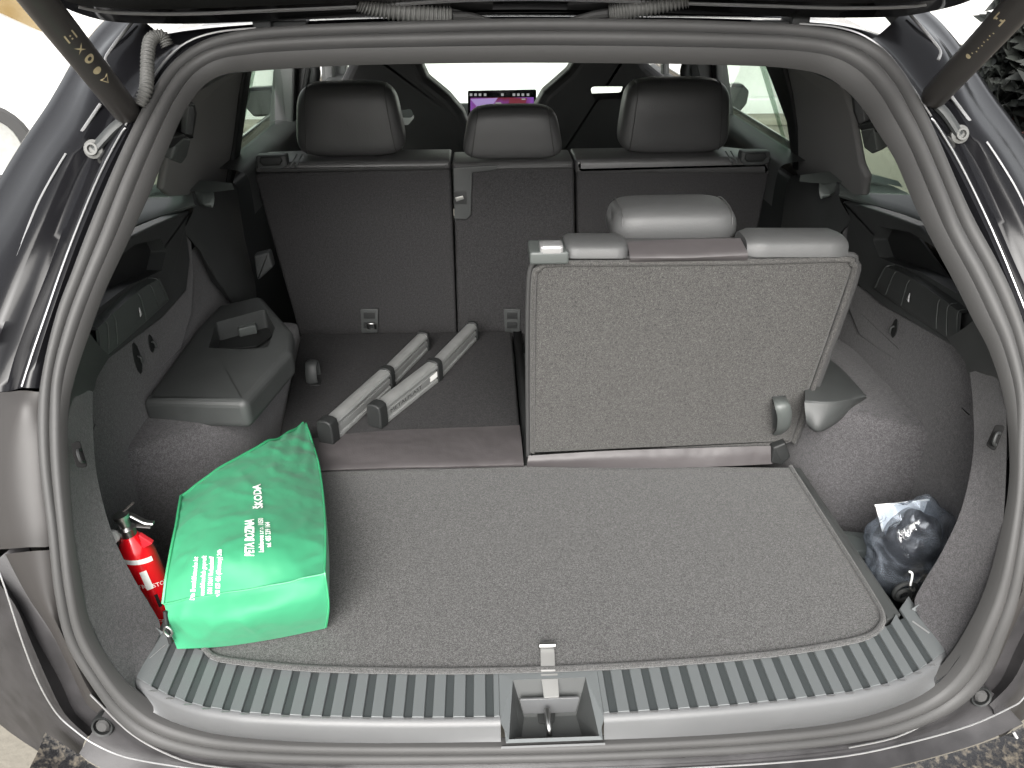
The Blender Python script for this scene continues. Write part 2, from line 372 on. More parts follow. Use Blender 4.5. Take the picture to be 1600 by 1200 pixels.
# ---- sill
YF=([0,.066,.15,.22,.30,.35,.40,.454,.484,.515,.556],[-.056,-.0555,-.0535,-.0505,-.0455,-.041,-.0355,-.024,-.0135,.001,.025])
YB=([0,.1,.17,.30,.365,.42,.45,.485,.55],[.010,.0112,.0138,.0215,.030,.0385,.046,.062,.09])
yf=lambda x:float(np.interp(abs(x),*YF))
yb=lambda x:float(np.interp(abs(x),*YB))
xs=[-.557+i*(1.114)/80 for i in range(81)]
low=[p for p in Ip if p.z<.12]; low.sort(key=lambda p:p.x)
def lowat(x):
    for a,b in zip(low,low[1:]):
        if a.x<=x<=b.x:
            t=(x-a.x)/max(1e-6,b.x-a.x); return a.lerp(b,t)
    return low[0] if x<low[0].x else low[-1]
def sillrow(x):
    L_=lowat(x); e=max(0,(abs(x)-.5)/.057)
    return [(x,yf(x)+.004,-.0005),(x,yf(x)-.002,-.002),(x,yf(x)-.006,-.008),((x),yf(x)-.009,-.02),(x,(L_.y+yf(x))/2-.007,(L_.z*.55-.012)),(x,L_.y-.002,L_.z-.004)]
sill=D.objects.new('sill_trim',None); COL.objects.link(sill); sill.parent=car
def seg(xa,xb,n): return [xa+(xb-xa)*i/n for i in range(n+1)]
for a,b in ((-.557,-.066),(.066,.557)):
    rows=[[Vector(q) for q in sillrow(x)] for x in seg(a,b,36)]
    grid('sill_edge',rows,'sill_plastic',sill,lin=True,autos=75)
    rows=[[Vector((x,yf(x)+.005,-.003)),Vector((x,yb(x)+.012,-.003)),Vector((x,yb(x)+.016,-.03))] for x in seg(a,b,30)]
    grid('sill_bed',rows,'sill_groove',sill,lin=True)
    # rear lip standing up where the step plate ends
rows=[[Vector((x,-.0775,-.0235)),Vector((x,-.079,-.026)),Vector(sillrow(x)[5])] for x in seg(-.066,.066,8)]
grid('sill_edge',rows,'sill_plastic',sill,lin=True,autos=75)
GS=.0262; G0=.0795
for s in (-1,1):
    for k in range(-1,18):
        xa=G0+GS*k+.0052; xb=G0+GS*(k+1)-.0052
        if k==-1: xa=.0665
        if k==17: xb=.556
        vs=[];fs=[]; n_=3
        def P_(x,t): y=yf(x)+.004+(yb(x)+(.012 if x<.5 else .03*(x-.5)/.05+.01)-yf(x)-.004)*t; return y
        def ring(ins,z): return [Vector((s*(xa+ins),P_(xa,0)+ins,z)),Vector((s*(xb-ins),P_(xb,0)+ins,z)),Vector((s*(xb-ins),P_(xb,1)-ins,z)),Vector((s*(xa+ins),P_(xa,1)-ins,z))]
        vs=ring(0,-.004)+ring(.0002,-.0004)+ring(.0008,.0004)
        fs=[(l*4+i,l*4+(i+1)%4,(l+1)*4+(i+1)%4,(l+1)*4+i) for l in range(2) for i in range(4)]+[(8,9,10,11)]
        mesh('rib',vs,fs,'sill_rib',sill,smooth=False)
        if k>=0:
            x0,x1=xa-.0104,xa; y0=yf(x0)
            vs=[Vector((s*x0,y0+.004,-.0008)),Vector((s*x1,y0+.004,-.0008)),Vector((s*x1,y0+.0105,-.0028)),Vector((s*x0,y0+.0105,-.0028)),Vector((s*x0,y0+.001,.0006)),Vector((s*x1,y0+.001,.0006))]
            mesh('groove_end_glint',[vs[4],vs[5],vs[1],vs[0]],[(0,1,2,3)],'highlight_and_lever_white',sill,smooth=False)  # pale strip painted as the highlight where the groove ends
    # end cheek rising to the side lining
    grid('sill_end',[[Vector((s*.556,yf(.556),0)),Vector((s*.556,.09,0)),Vector((s*.545,.105,.002))],[Vector((s*.585,yf(.56)+.01,.022)),Vector((s*.585,.07,.03)),Vector((s*.57,.105,.03))]],'sill_rib',sill,sub=(3,3))
    for a,b in (((s*.536,.083,.0012),(s*.549,.060,.0012)),):
        a,b=Vector(a),Vector(b); q=Vector((.0012,0.0012,0)); mesh('groove_end_glint',[a-q,a+q,b+q,b-q],[(0,1,2,3)],'highlight_and_lever_white',sill,smooth=False)  # same painted highlight near the sill end
# latch recess
rec=D.objects.new('latch_recess',None); COL.objects.link(rec); rec.parent=car
t0=[Vector(p) for p in ((-.056,yf(0)-.020,-.012),(.058,yf(0)-.020,-.012),(.050,.004,.0005),(-.048,.004,.0005))]
b0=[Vector(p) for p in ((-.040,-.054,-.05),(.042,-.054,-.05),(.036,-.020,-.045),(-.034,-.020,-.045))]
mesh('recess_tray',t0+b0,[(4,5,6,7),(0,1,5,4),(1,2,6,5),(2,3,7,6),(3,0,4,7)],'plastic',rec,smooth=False)
mesh('recess_rim',[t0[0]+Vector((-.004,-.004,-.002)),t0[1]+Vector((.004,-.004,-.002)),Vector((.0665,.016,.0006)),Vector((-.0665,.016,.0006))]+t0,[(0,1,5,4),(1,2,6,5),(2,3,7,6),(3,0,4,7)],'sill_rib',rec,smooth=False)
mesh('recess_rim',[Vector(p) for p in ((-.0665,yf(0)-.002,-.002),(-.0665,.016,.0007),(-.048,.004,.0010),(-.056,yf(0)-.020,-.0115))],[(0,1,2,3)],'sill_rib',rec,smooth=False)
mesh('recess_rim',[Vector(p) for p in ((.0665,yf(0)-.002,-.002),(.0665,.016,.0007),(.050,.004,.0010),(.058,yf(0)-.020,-.0115))],[(0,1,2,3)],'sill_rib',rec,smooth=False)
slab('striker_plate',[(-.040,-.018,-.012),(.040,-.018,-.012),(.035,-.022,-.036),(-.035,-.022,-.036)],.004,'sill_plastic',rec,.001,.002)
slab('striker_slot',[U(838,1108,z=-.040),U(868,1108,z=-.040),U(866,1130,z=-.044),U(842,1130,z=-.044)],.002,'plastic_dark',rec,.0005,.003)
tube('striker',[(-.004,-.028,-.02),(-.004,-.046,-.022),(-.003,-.056,-.03),(-.003,-.056,-.05)],.0038,'steel',rec,sub=4)
# ---- load floor mat
flo=D.objects.new('load_floor',None); COL.objects.link(flo); flo.parent=car
mo=[(-.478,.062,.006)]+[(x,yb(x)+.006,.006) for x in seg(-.44,.45,14)]+[(.497,.072,.006),(.493,.300,.006),(.490,.462,.006),(-.02,.492,.006),(-.46,.492,.006)]
slab('mat',mo,.018,'mat_carpet',flo,.004,[.03]+[0]*15+[.035,0,.004,0,.004],toward=(0,0,1))
edge=[Vector(p)+Vector((0,0,-.0005)) for p in mo]
ep=[(-.478,.42,.007),(-.479,.2,.007),(-.479,.085,.007),(-.472,.066,.007)]+[(x,yb(x)+.004,.007) for x in seg(-.45,.455,14)]+[(.484,.073,.007),(.4935,.090,.007),(.4965,.115,.007),(.496,.2,.007),(.492,.40,.007),(.491,.462,.007)]
tube('edge_piping',ep,.0042,'mat_carpet',flo,n=8,sub=3)
slab('pull_strap',[U(844,1008,z=.010),U(866,1008,z=.010),U(868,1047,z=.010),U(845,1048,z=.010)],.003,'strap_grey',flo,.001,.002)
lp=U(855,1009,z=.013); tube('strap_rivet',[lp+Vector((-.011,0,.001)),lp+Vector((.011,0,.001))],.0045,'steel',flo,n=10)
slab('pull_strap',[(-.010,.012,.001),(.013,.012,.001),(.012,-.022,-.004),(-.008,-.022,-.004)],.002,'strap_grey',flo,.0006,.001)
# floor tray below, side strips
box('under_floor',(0,.64,-.14),(1.28,1.16,.02),'plastic_dark',flo,0)
slab('side_rail',[(.503,.09,-.002),(.528,.10,-.002),(.515,.47,-.002),(.500,.47,-.002)],.09,'plastic',flo,.002,.002,toward=(0,0,1))
slab('side_rail',[(-.484,.08,-.002),(-.500,.09,-.002),(-.510,.47,-.002),(-.488,.47,-.002)],.09,'plastic',flo,.002,.002,toward=(0,0,1))
slab('tool_tray',[U(1312,828,z=-.05),U(1380,834,z=-.05),U(1388,858,z=-.05),U(1325,862,z=-.05)],.02,'plastic_light',flo,.003,.003,toward=(0,0,1))
slab('tool_tray',[U(1335,872,z=-.075),U(1375,872,z=-.075),U(1380,884,z=-.075),U(1345,886,z=-.075)],.02,'plastic',flo,.003,.003,toward=(0,0,1))

# ---- side lining (left built, right mirrored)
def side(name,*a,mir=True,label=None,**k):
    pass
def pair(o): return o,mirror(o)
inI=[(213,1090),(193,1070),(172,1045),(150,1010),(138,983),(121,905),(110,820),(103,722),(102,650),(108,610)]
cre=[U(212,1062,z=0),U(228,1032,z=0),U(245,1002,z=.002),U(250,975,x=-.552),U(234,945,x=-.563),U(207,900,x=-.573),U(174,830,x=-.588),U(151,740,x=-.605),U(145,660,x=-.620),U(145,612,x=-.628)]
i0=[S(*p)+Vector((0,.006,0)) for p in inI]
mid_=[a.lerp(b,.5)+Vector((-.004,.004,0)) for a,b in zip(i0,cre)]
back=[c+Vector((-.05,.02,0)) for c in cre]
pair(grid('side_lining',[[i0[k],mid_[k],cre[k]] for k in range(len(cre))],'felt',car,sub=(4,4)))
pair(grid('side_lining',[[cre[k]+Vector((-.0005,0.001,0)),(cre[k]+back[k])/2+Vector((.006,.006,0)),back[k]] for k in range(3,len(cre))],'felt',car,sub=(3,3)))
# bin wall + raised panel
plan=[(-.652,.16),(-.665,.22),(-.66,.36),(-.665,.6),(-.68,.9),(-.69,1.12)]
pair(grid('side_lining',[[Vector((x,y,z)) for x,y in plan] for z in (-.13,.05,.2,.32)],'felt',car,sub=(3,4)))
arch=[(-.665,.345),(-.625,.37),(-.575,.405),(-.53,.455),(-.507,.53),(-.505,.66),(-.52,.85),(-.552,1.05),(-.56,1.12)]
arw=[]
for i,(x,y) in enumerate(arch):
    xw=-.668; g_=max(0,1-i/5.)      # slopes back to the wall
    h_=[.15,.15,.15,.15,.148,.14,.10,.035,.02][i]
    arw.append([Vector((x,y,-.13)),Vector((x,y,.0)),Vector((x,y,h_*.6)),Vector((x+.1*(xw-x),y+.004,h_*.93)),Vector((x+.4*(xw-x),y+.01,h_)),Vector((xw,y+.02,h_+.005))])
pair(grid('wheel_arch_lining',[list(r) for r in zip(*arw)],'felt',car,sub=(4,4)))
pan=[(281,361),(289,362),(300,376),(303,430),(300,490),(284,545),(219,609),(150,678),(138,690),(138,600),(165,551),(246,487),(283,446),(289,400)]
pnl=slab('side_panel',[U(*p,x=-.662) for p in pan],.02,'felt',car,.006,.006,toward=(1,0,0))
pair(pnl)
def hole(px,py,w_,h_,x,right=False):
    pass
# plastic pocket trim
tr=[(291,353),(298,406),(292,455),(254,498),(170,562),(108,612),(100,600),(120,520),(168,410),(200,372),(240,352),(300,327)]
pt=slab('pocket_trim',[U(*p,x=-.655) for p in tr],.03,'plastic',car,.005,.006,toward=(1,0,0))
ck=slab('c',[U(*p,x=-.60) if False else U(*p,x=-.640) for p in [(188,412),(225,382),(264,372),(273,392),(266,422),(250,430),(215,446),(165,485),(150,488)]],.10,'plastic',None,0,.004,toward=(1,0,0))
cut(pt,ck); pair(pt)
pair(slab('pocket_back',[U(*p,x=-.683) for p in [(150,470),(200,380),(275,350),(295,400),(250,450),(170,520)]],.004,'plastic_dark',car,0,.004,toward=(1,0,0)))
# ribbed band with stitched-looking ridges
bt=[U(250,436,x=-.640),U(220,453,x=-.640),U(178,490,x=-.640),U(150,517,x=-.640)]; bb=[U(264,468,x=-.647),U(232,497,x=-.647),U(190,534,x=-.647),U(152,566,x=-.647)]
btb=[p+Vector((-.03,0,.006)) for p in bt]
for s in (1,-1):
    f=(lambda p:p) if s==1 else mx
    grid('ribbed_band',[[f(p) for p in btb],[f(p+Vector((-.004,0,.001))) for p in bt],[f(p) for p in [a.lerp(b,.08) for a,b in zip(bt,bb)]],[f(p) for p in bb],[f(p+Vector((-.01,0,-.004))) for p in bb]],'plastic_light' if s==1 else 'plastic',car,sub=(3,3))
    for t in (.02,.14,.32,.72,.84,.97):
        a=U(250+(152-250)*t,436+(516-436)*t,x=-.6385); b=U(264+(152-264)*t,468+(566-468)*t,x=-.6455)
        c=a+Vector((-.018,0,.004)); tube('seam',[f(c),f(a+Vector((-.001,0,.001))),f(a.lerp(b,.5)+Vector((0.001,0,0))),f(b)],.0009,'plastic_light',car,n=6,sub=4)
    q=U(220,487,x=-.6385); slab('hook_symbol',[f(q+Vector((0,dy,dz))) for dy,dz in ((-.005,-.007),(.003,-.005),(-.001,.008))],.001,'symbol_white',car,0,.0)
q=U(1513,521,x=.6385); slab('hook_symbol',[q+Vector((0,dy,dz)) for dy,dz in ((-.005,-.010),(.007,-.008),(.000,.010))],.001,'symbol_white',car,0,.0)
# bag hooks and lashing eyes
for (px,py,x,sx,sz) in ((215,560,-.6605,.013,.030),(237,537,-.6605,.010,.017),(1397,513,.6605,.010,.018)):
    c=U(px,py,x=x); s=1 if x<0 else -1
    pl=[c+Vector((0,sx*math.cos(a),sz*math.sin(a))) for a in [2*PI*k/10 for k in range(10)]]
    slab('hook_recess',pl,.004,'plastic_dark',car,.001,0,toward=(s,0,0))
    tube('bag_hook',[c+Vector((s*.001,0,.004)),c+Vector((s*.006,0,.001)),c+Vector((s*.006,0,-.008))],.0022,'plastic',car,sub=3)
for px,py,s in ((122,712,-1),(1557,684,1)):
    c=S(px,py)+Vector((0,.002,0)); n_=(Vector(CAM)-c).normalized(); u_=n_.cross(Vector((0,0,1))).normalized(); v_=u_.cross(n_)
    slab('lashing_hole_shade',[c+u_*a+v_*b for a,b in ((-.006,.018),(.005,.015),(.007,-.014),(-.005,-.019))],.004,'matte_black',car,.001,.004)  # flat black plate standing in for the shade inside the hole
    tube('lashing_eye',[c+n_*.001+v_*.006-u_*.003,c+n_*.008+v_*.004,c+n_*.008-v_*.008,c+n_*.001-v_*.010-u_*.003],.0022,'plastic_dark',car,n=8,sub=4)
# parcel-shelf ledges
def Z(px,py,z): return U(px,py,z=z)
pair(grid('shelf_ledge',[[Z(300,298,.435),Z(262,297,.435),Z(225,303,.435),Z(185,325,.435)],[Z(303,317,.425),Z(260,329,.425),Z(212,346,.425),Z(165,372,.425)],[Z(306,322,.415),Z(262,339,.41),Z(208,364,.405),Z(155,398,.40)],[Z(300,327,.405)+Vector((-.02,0,0)),Z(258,345,.40)+Vector((-.02,0,0)),Z(204,372,.39)+Vector((-.02,0,0)),Z(152,406,.385)+Vector((-.02,0,0))]],'ledge_plastic',car,sub=(4,4)))
pair(grid('shelf_ledge',[[Z(362,286,.445),Z(320,282,.445),Z(260,284,.445),Z(205,300,.445)],[Z(366,296,.44),Z(328,300,.44),Z(262,297,.44),Z(200,310,.44)]],'ledge_plastic',car,sub=(3,3)))
# lower C-pillar panel
cp=[[Z(362,286,.445),Z(345,285,.445),Z(322,292,.44),Z(300,300,.435)],[U(370,296,x=-.645),U(352,300,x=-.64),U(332,312,x=-.64),U(302,328,x=-.648)],[U(382,370,x=-.645),U(360,370,x=-.635),U(330,375,x=-.64),U(288,362,x=-.656)],[U(400,450,x=-.645),U(385,452,x=-.635),U(350,450,x=-.645),U(302,380,x=-.66)],[U(398,476,x=-.65),U(390,482,x=-.645),U(372,484,x=-.655),U(330,440,x=-.672)]]
pair(grid('pillar_panel',cp,'plastic',car,sub=(4,4)))
nc=[[Z(332,303,.435)+Vector((.004,0,.004)),Z(318,298,.435)+Vector((.004,0,.004)),Z(302,300,.435)+Vector((.004,0,.004))],[Z(330,316,.42)+Vector((.006,0,0)),Z(318,318,.42)+Vector((0,0,0)),Z(304,312,.42)+Vector((.004,0,.0))],[Z(326,325,.41)+Vector((.008,0,0)),Z(318,323,.41)+Vector((.006,0,0)),Z(306,320,.41)+Vector((.004,0,.0))]]
pair(grid('shelf_notch',nc,'ledge_plastic',car,sub=(3,3)))
# wheel-arch box left
bxo=[(224,624),(384,628),(456,548),(458,516),(408,460),(340,476),(306,512)]
wb=slab('arch_box',[U(*p,z=.192) for p in bxo],.056,'plastic',car,.013,[.004,.014,.03,.03,.02,.01,.004],toward=(0,0,1))
ck=slab('c',[U(*p,z=.24) for p in [(330,470),(408,450),(424,478),(412,508),(372,510),(318,508)]],.10,'plastic',None,0,.006,toward=(0,0,1))
cut(wb,ck)
slab('box_recess',[U(*p,z=.15) for p in [(322,505),(345,490),(418,478),(430,520),(400,540),(330,548)]],.004,'plastic_dark',car,0,.004,toward=(0,0,1))
slab('coin_box',[U(*p,z=.17) for p in [(368,488),(398,480),(400,508),(372,514)]],.02,'plastic_light',car,.003,.003,toward=(0,0,1))
P3=lambda a,b,z:U(a,b,z=z)
grid('arch_box',[[P3(1255,556,.172),P3(1300,564,.172),P3(1353,617,.171)],[P3(1258,618,.171),P3(1306,620,.171),P3(1353,619,.170)],[P3(1257,630,.166),P3(1304,633,.165),P3(1354,621,.163)],[P3(1260,660,.135),P3(1288,669,.13),P3(1352,626,.14)],[P3(1262,666,.12),P3(1286,674,.11),P3(1350,630,.12)]],'plastic',car,sub=(5,5),autos=180)
li=[(134,520),(120,556),(112,590),(106,630),(103,660)]; lo=[(172,556),(152,590),(146,612),(124,640),(108,672)]
pair(grid('pillar_foot_trim',[[S(*a)+Vector((0,.006,0)),(S(*a)+U(*b,x=-.632))/2+Vector((0,0,0)),U(*b,x=-.632)] for a,b in zip(li,lo)],'plastic',car,sub=(4,4)))

# ---- folded third-row seat (left)
fs_=D.objects.new('folded_seat',None); COL.objects.link(fs_); fs_.parent=car; fs_['label']='left third-row seat folded flat'
slab('seat_back_panel',[U(470,522,z=.022),U(799,517,z=.022),U(812,668,z=.022),U(640,676,z=.022),U(432,700,z=.022)],.05,'row_carpet',fs_,.006,[.01,.01,.004,0,.004],toward=(0,0,1))
fl=[[U(430,694,z=.022),U(560,676,z=.0235),U(700,668,z=.024),U(812,664,z=.024)],[U(422,712,z=.024),U(558,700,z=.027),U(702,694,z=.026),U(815,690,z=.026)],[U(412,736,z=.018),U(556,730,z=.018),U(704,726,z=.020),U(818,722,z=.020)],[U(410,740,z=.008),U(556,735,z=.008),U(704,732,z=.008),U(819,729,z=.008)]]
grid('vinyl_flap',fl,'vinyl',fs_,sub=(5,8),disp=lambda v:v+Vector((0,0,.002*noise.noise(v*18))))
c=U(490,588,z=.03); tube('pull_loop',[c+Vector((0,.02,-.006)),c+Vector((0,.014,.030)),c+Vector((0,-.012,.034)),c+Vector((0,-.022,.0)),c+Vector((0,-.014,-.006))],.0125,'plastic',fs_,n=10,sub=4,flat=.28)
slab('loop_base',[c+Vector((a,b,-.006)) for a,b in ((-.004,-.03),(.018,-.03),(.018,.0),(-.004,.0))],.003,'plastic_dark',fs_,.001,.002,toward=(0,0,1))
box('seat_gap',(.004,.8,-.03),(.02,.6,.06),'plastic_dark',car,0)
# ---- upright third-row seat (right)
us=D.objects.new('raised_seat',None); COL.objects.link(us); us.parent=car; us['label']='right third-row seat folded up'
PB=Vector((0,.487,.03)); PT=Vector((0,.425,.43)); dn=(PT-PB).normalized()
def W(px,py,off=0):   # on the tilted back plane
    nrm=Vector((0,-dn.z,dn.y)); d=Vector(ray(px,py)); C0=Vector(CAM); t=((PB+nrm*off)-C0).dot(nrm)/d.dot(nrm); return C0+d*t
bo=[(838,418),(860,412),(985,410),(1170,408),(1325,404),(1334,420),(1238,692),(1215,700),(1000,704),(830,712)]
bk=slab('seat_back_panel',[W(*p) for p in bo],.05,'seat_carpet',us,.008,[.012,.01,0,0,.012,.012,.006,0,0,.003],rings=3)
slab('seat_shell',[W(*p,-.02) for p in [(833,432),(838,402),(990,400),(1170,398),(1318,394),(1326,412),(1232,688),(826,716)]],.075,'leather',us,.02,.015)
pp=[W(*p,.0) for p in [(832,706),(832,560),(834,440),(842,420),(865,412),(985,411),(1170,409),(1315,405),(1331,412),(1333,428),(1300,525),(1262,630),(1240,690)]]
tube('edge_piping',pp,.0045,'seat_carpet',us,n=8,sub=4)
pp=[W(*p,-.014) for p in [(826,712),(825,560),(827,440),(836,410),(862,400),(985,401),(1170,402),(1318,397),(1337,410),(1338,432),(1304,530),(1266,634),(1242,694)]]
tube('edge_piping',pp,.005,'leather',us,n=8,sub=4)
sk=[[W(826,712,.004),W(960,704,.006),W(1090,700,.006),W(1215,696,.004)],[W(824,722,.012),W(960,716,.016),W(1090,713,.016),W(1218,708,.012)],[U(823,729,z=.008),U(960,731,z=.008),U(1090,730,z=.008),U(1206,725,z=.008)]]
grid('vinyl_flap',sk,'vinyl',us,sub=(5,8))
slab('hinge_cover',[U(1205,724,y=.468),U(1208,700,y=.468),U(1228,692,y=.468),U(1236,715,y=.468),U(1222,727,y=.468)],.03,'plastic_dark',us,.004,.004)
# bolsters on its top edge: extruded forward (away) from the plane's top
def bol(name,px0,px1,py0,py1,mt,dp=.08,h=.0,cr2=.012):
    a=W(px0,py1,.004); b=W(px1,py1+ (0),.004)
    up=dn*.0
    # cross-section swept along x
    vs=[];fs=[];K=9; n_=10
    H=(W(px0,py0,.004)-a).length
    for i in range(n_+1):
        t=i/n_; e=min(t,1-t)*n_; sc=1-.18*max(0,1-e/1.0)**2
        p=a.lerp(b,t)
        for k in range(K):
            an=PI*k/(K-1); yy=-math.cos(an); zz=math.sin(an)
            prof=Vector((0,(dp/2)*(1+abs(yy)**.7*(1 if yy>0 else -1)*sc),H*.62*(zz**.55)*sc))
            vs.append(p+Vector((0,prof.y,0))+Vector((0,0,1))*prof.z)
    for i in range(n_):
        for k in range(K-1): fs.append((i*K+k,i*K+k+1,(i+1)*K+k+1,(i+1)*K+k))
    fs.append(tuple(range(K))); fs.append(tuple(n_*K+k for k in range(K))[::-1])
    return mesh(name,vs,fs,mt,us,autos=60)
bol('top_bolster',884,982,371,404,'leather_light',.075)
bol('top_bolster',1168,1327,360,402,'leather_light',.08)
q0,q1=W(838,408,.004),W(884,404,.004); c=(q0+q1)/2
box('release_plate',c+Vector((-.003,.025,.004)),(.06,.06,.02),'plastic_light',us,.004)
c=U(861,388,y=.43); box('release_button',c+Vector((0,.0,-.004)),(.036,.03,.026),'highlight_and_lever_white',us,.005,label='pale release lever')
vb=[[W(984,410,.003),W(1075,408,.003),W(1168,407,.003)],[W(984,400,.004),W(1075,400,.008),W(1168,395,.004)],[W(985,388,.0)+Vector((0,.03,0)),W(1075,384,.0)+Vector((0,.03,0)),W(1166,382,.0)+Vector((0,.03,0))]]
grid('vinyl_flap',vb,'vinyl',us,sub=(5,6))
# cushion-type headrest
def headrest(name,px,mt,parent,T_,y):
    """px: lower left, lower right, upper right, upper left corners as seen"""
    a,b,c_,d=[U(*p,y=y) for p in px]; cen=(a+b+c_+d)/4; wl=(b-a).length/2; wu=(c_-d).length/2; hz=((d-a).z+(c_-b).z)/4; hy=T_/2
    vs=[];fs=[];n1,n2=34,40; sg=lambda t,e:math.copysign(abs(t)**e,t)
    for i in range(n1+1):
        u=-PI/2+PI*i/n1
        for j in range(n2):
            v=2*PI*j/n2; k=sg(math.cos(u),.42); X=sg(math.sin(u),.42)
            Zn=k*sg(math.sin(v),.45); Yn=k*sg(math.cos(v),.45); w_=wl+(wu-wl)*(Zn*.5+.5)
            vs.append(cen+Vector((w_*1.03*X,hy+hy*Yn+.10*hz*max(0,Zn)**2,hz*1.04*Zn)))
    for i in range(n1):
        for j in range(n2): fs.append((i*n2+j,i*n2+(j+1)%n2,(i+1)*n2+(j+1)%n2,(i+1)*n2+j))
    o=mesh(name,vs,fs,mt,parent,autos=180)
    for s_ in (-1,1):
        pts=[]
        for q in range(17):
            v=PI-PI*.62+PI*1.24*q/16; u=math.asin(.80**(1/.42)); k=sg(math.cos(u),.42); Zn=k*sg(math.sin(v),.45); Yn=k*sg(math.cos(v),.45); w_=wl+(wu-wl)*(Zn*.5+.5)
            pts.append(cen+Vector((s_*w_*1.03*.80,hy+hy*Yn*1.012+.10*hz*max(0,Zn)**2,hz*1.045*Zn)))
        tube('seam',pts,.0012,'leather_dark',parent,n=6)
    return o
hr=[[],[],[]]
hx=[952,1158]
def hrest3():
    # rounded pillow: superellipsoid laid back on the seat top
    a=U(958,384,y=.50); b=U(1158,380,y=.50); c=(a+b)/2; wx=(b-a).length/2; top=U(1055,315,y=.56)
    H=(top.z-c.z); vs=[];fs=[];n1,n2=28,22
    for i in range(n1+1):
        u=-PI/2+PI*i/n1
        for j in range(n2):
            v=2*PI*j/n2; sg=lambda t,e:math.copysign(abs(t)**e,t)
            X=wx*sg(math.sin(u),.42)*(1.0-.06*max(0,math.sin(v))); rr=sg(math.cos(u),.42); Y=.06*rr*sg(math.cos(v),.62); Zz=(H*.62)*rr*sg(math.sin(v),.62)
            vs.append(c+Vector((X,.065+Y+Zz*.10,H*.42+Zz)))
    for i in range(n1):
        for j in range(n2): fs.append((i*n2+j,i*n2+(j+1)%n2,(i+1)*n2+(j+1)%n2,(i+1)*n2+j))
    o=mesh('headrest',vs,fs,'leather_light',us,autos=80)
    for s in (-1,1):
        pts=[]; k86=math.cos(math.asin(.86**(1/.42)))**.42
        for k in range(15):
            v=PI*.02+ (PI*.96)*k/14; sg=lambda t,e:math.copysign(abs(t)**e,t)
            pts.append(c+Vector((s*wx*.86,.065-.0605*k86*sg(math.cos(v),.62)+(H*.62)*k86*sg(math.sin(v),.62)*.10,H*.42+(H*.624)*k86*sg(math.sin(v),.62))))
        tube('seam',pts,.0012,'leather',us,n=6)
hrest3()
# pull loop on its back
c=W(1218,650,.004); s_=Vector((.008,0,0))
tube('pull_loop',[W(1218,622,.0),W(1222,632,.026),W(1226,650,.032),W(1224,668,.024),W(1218,676,.0)],.0135,'plastic_light',us,n=10,sub=5,flat=.3)
slab('loop_base',[W(1206,620,.001),W(1228,618,.001),W(1230,628,.001),W(1208,632,.001)],.003,'plastic_dark',us,.001,.002)
slab('loop_base',[W(1206,640,.001),W(1216,640,.001),W(1220,672,.001),W(1207,670,.001)],.003,'plastic',us,.001,.002)

# ---- second row
Y2=1.10
def seat2(px,bolp,hpx,y,hy,lab,hT=.1):
    e=D.objects.new('rear_seat',None); COL.objects.link(e); e.parent=car; e['label']=lab
    slab('seat_back_panel',[U(*p,y=y) for p in px],.07,'row_carpet',e,.008,.012)
    slab('seat_shell',[U(p[0],p[1]-3,y=y+.02) for p in px],.10,'leather',e,.02,.02)
    vs=[]
    slab('top_bolster',[U(*p,y=y-.004) for p in bolp],.13,'leather',e,.012,.006)
    headrest('headrest',hpx,'leather',e,hT,hy)
    for f in (.35,.65):
        xx=hpx[0][0]*(1-f)+hpx[1][0]*f; b_=U(xx,hpx[0][1]-6,y=hy+.05); tube('headrest_post',[b_,b_+Vector((0,0,-.06))],.006,'steel',e)
    return e
sL=seat2([(396,272),(704,264),(714,532),(470,532)],[(398,256),(448,254),(703,251),(704,266),(398,272)],[(456,246),(629,246),(616,134),(467,136)],Y2,1.13,'wide left seat of the second row')
sM=seat2([(708,262),(897,262),(900,540),(716,540)],[(706,256),(896,252),(897,266),(707,268)],[(721,250),(881,250),(868,170),(736,171)],Y2-.004,1.10,'middle seat of the second row',.08)
sR=seat2([(901,264),(1204,266),(1150,520),(905,520)],[(899,250),(1145,246),(1203,252),(1204,274),(900,272)],[(974,241),(1146,241),(1139,129),(981,129)],Y2,1.13,'right seat of the second row')
# release handles
for px,py,e,s in ((424,252,sL,-1),(1181,246,sR,1)):
    c=U(px,py,y=Y2-.012); slab('handle_bezel',[c+Vector((a,0,b)) for a,b in ((-.034,.013),(.034,.013),(.034,-.012),(.02,-.019),(-.022,-.019),(-.034,-.010))],.03,'plastic',e,.004,.006)
    slab('release_handle',[c+Vector((a,-.004,b)) for a,b in ((-.025,.010),(.022,.011),(.026,.0),(.018,-.009),(-.020,-.010),(-.027,-.002))],.05,'plastic_dark',e,.004,.006)
    for k in (0,1):
        a=c+Vector((-s*(.040+.012*k),-.004,-.014)); tube('seam',[a,a+Vector((-s*.016,.02,.026))],.0018,'plastic_light',e,n=6)
# belt outlet on middle seat
slab('belt_trim',[U(*p,y=Y2-.012) for p in [(708,262),(780,258),(774,266),(738,270),(736,336),(730,343),(710,343)]],.01,'plastic',sM,.002,.003)
slab('belt_slot',[U(*p,y=Y2-.0145) for p in [(709,300),(729,300),(729,319),(709,319)]],.004,'plastic_dark',sM,.0005,.002)
slab('belt_tongue',[U(*p,y=Y2-.017) for p in [(711,309),(723,306),(725,311),(713,315)]],.003,'steel',sM,.0005,.001)
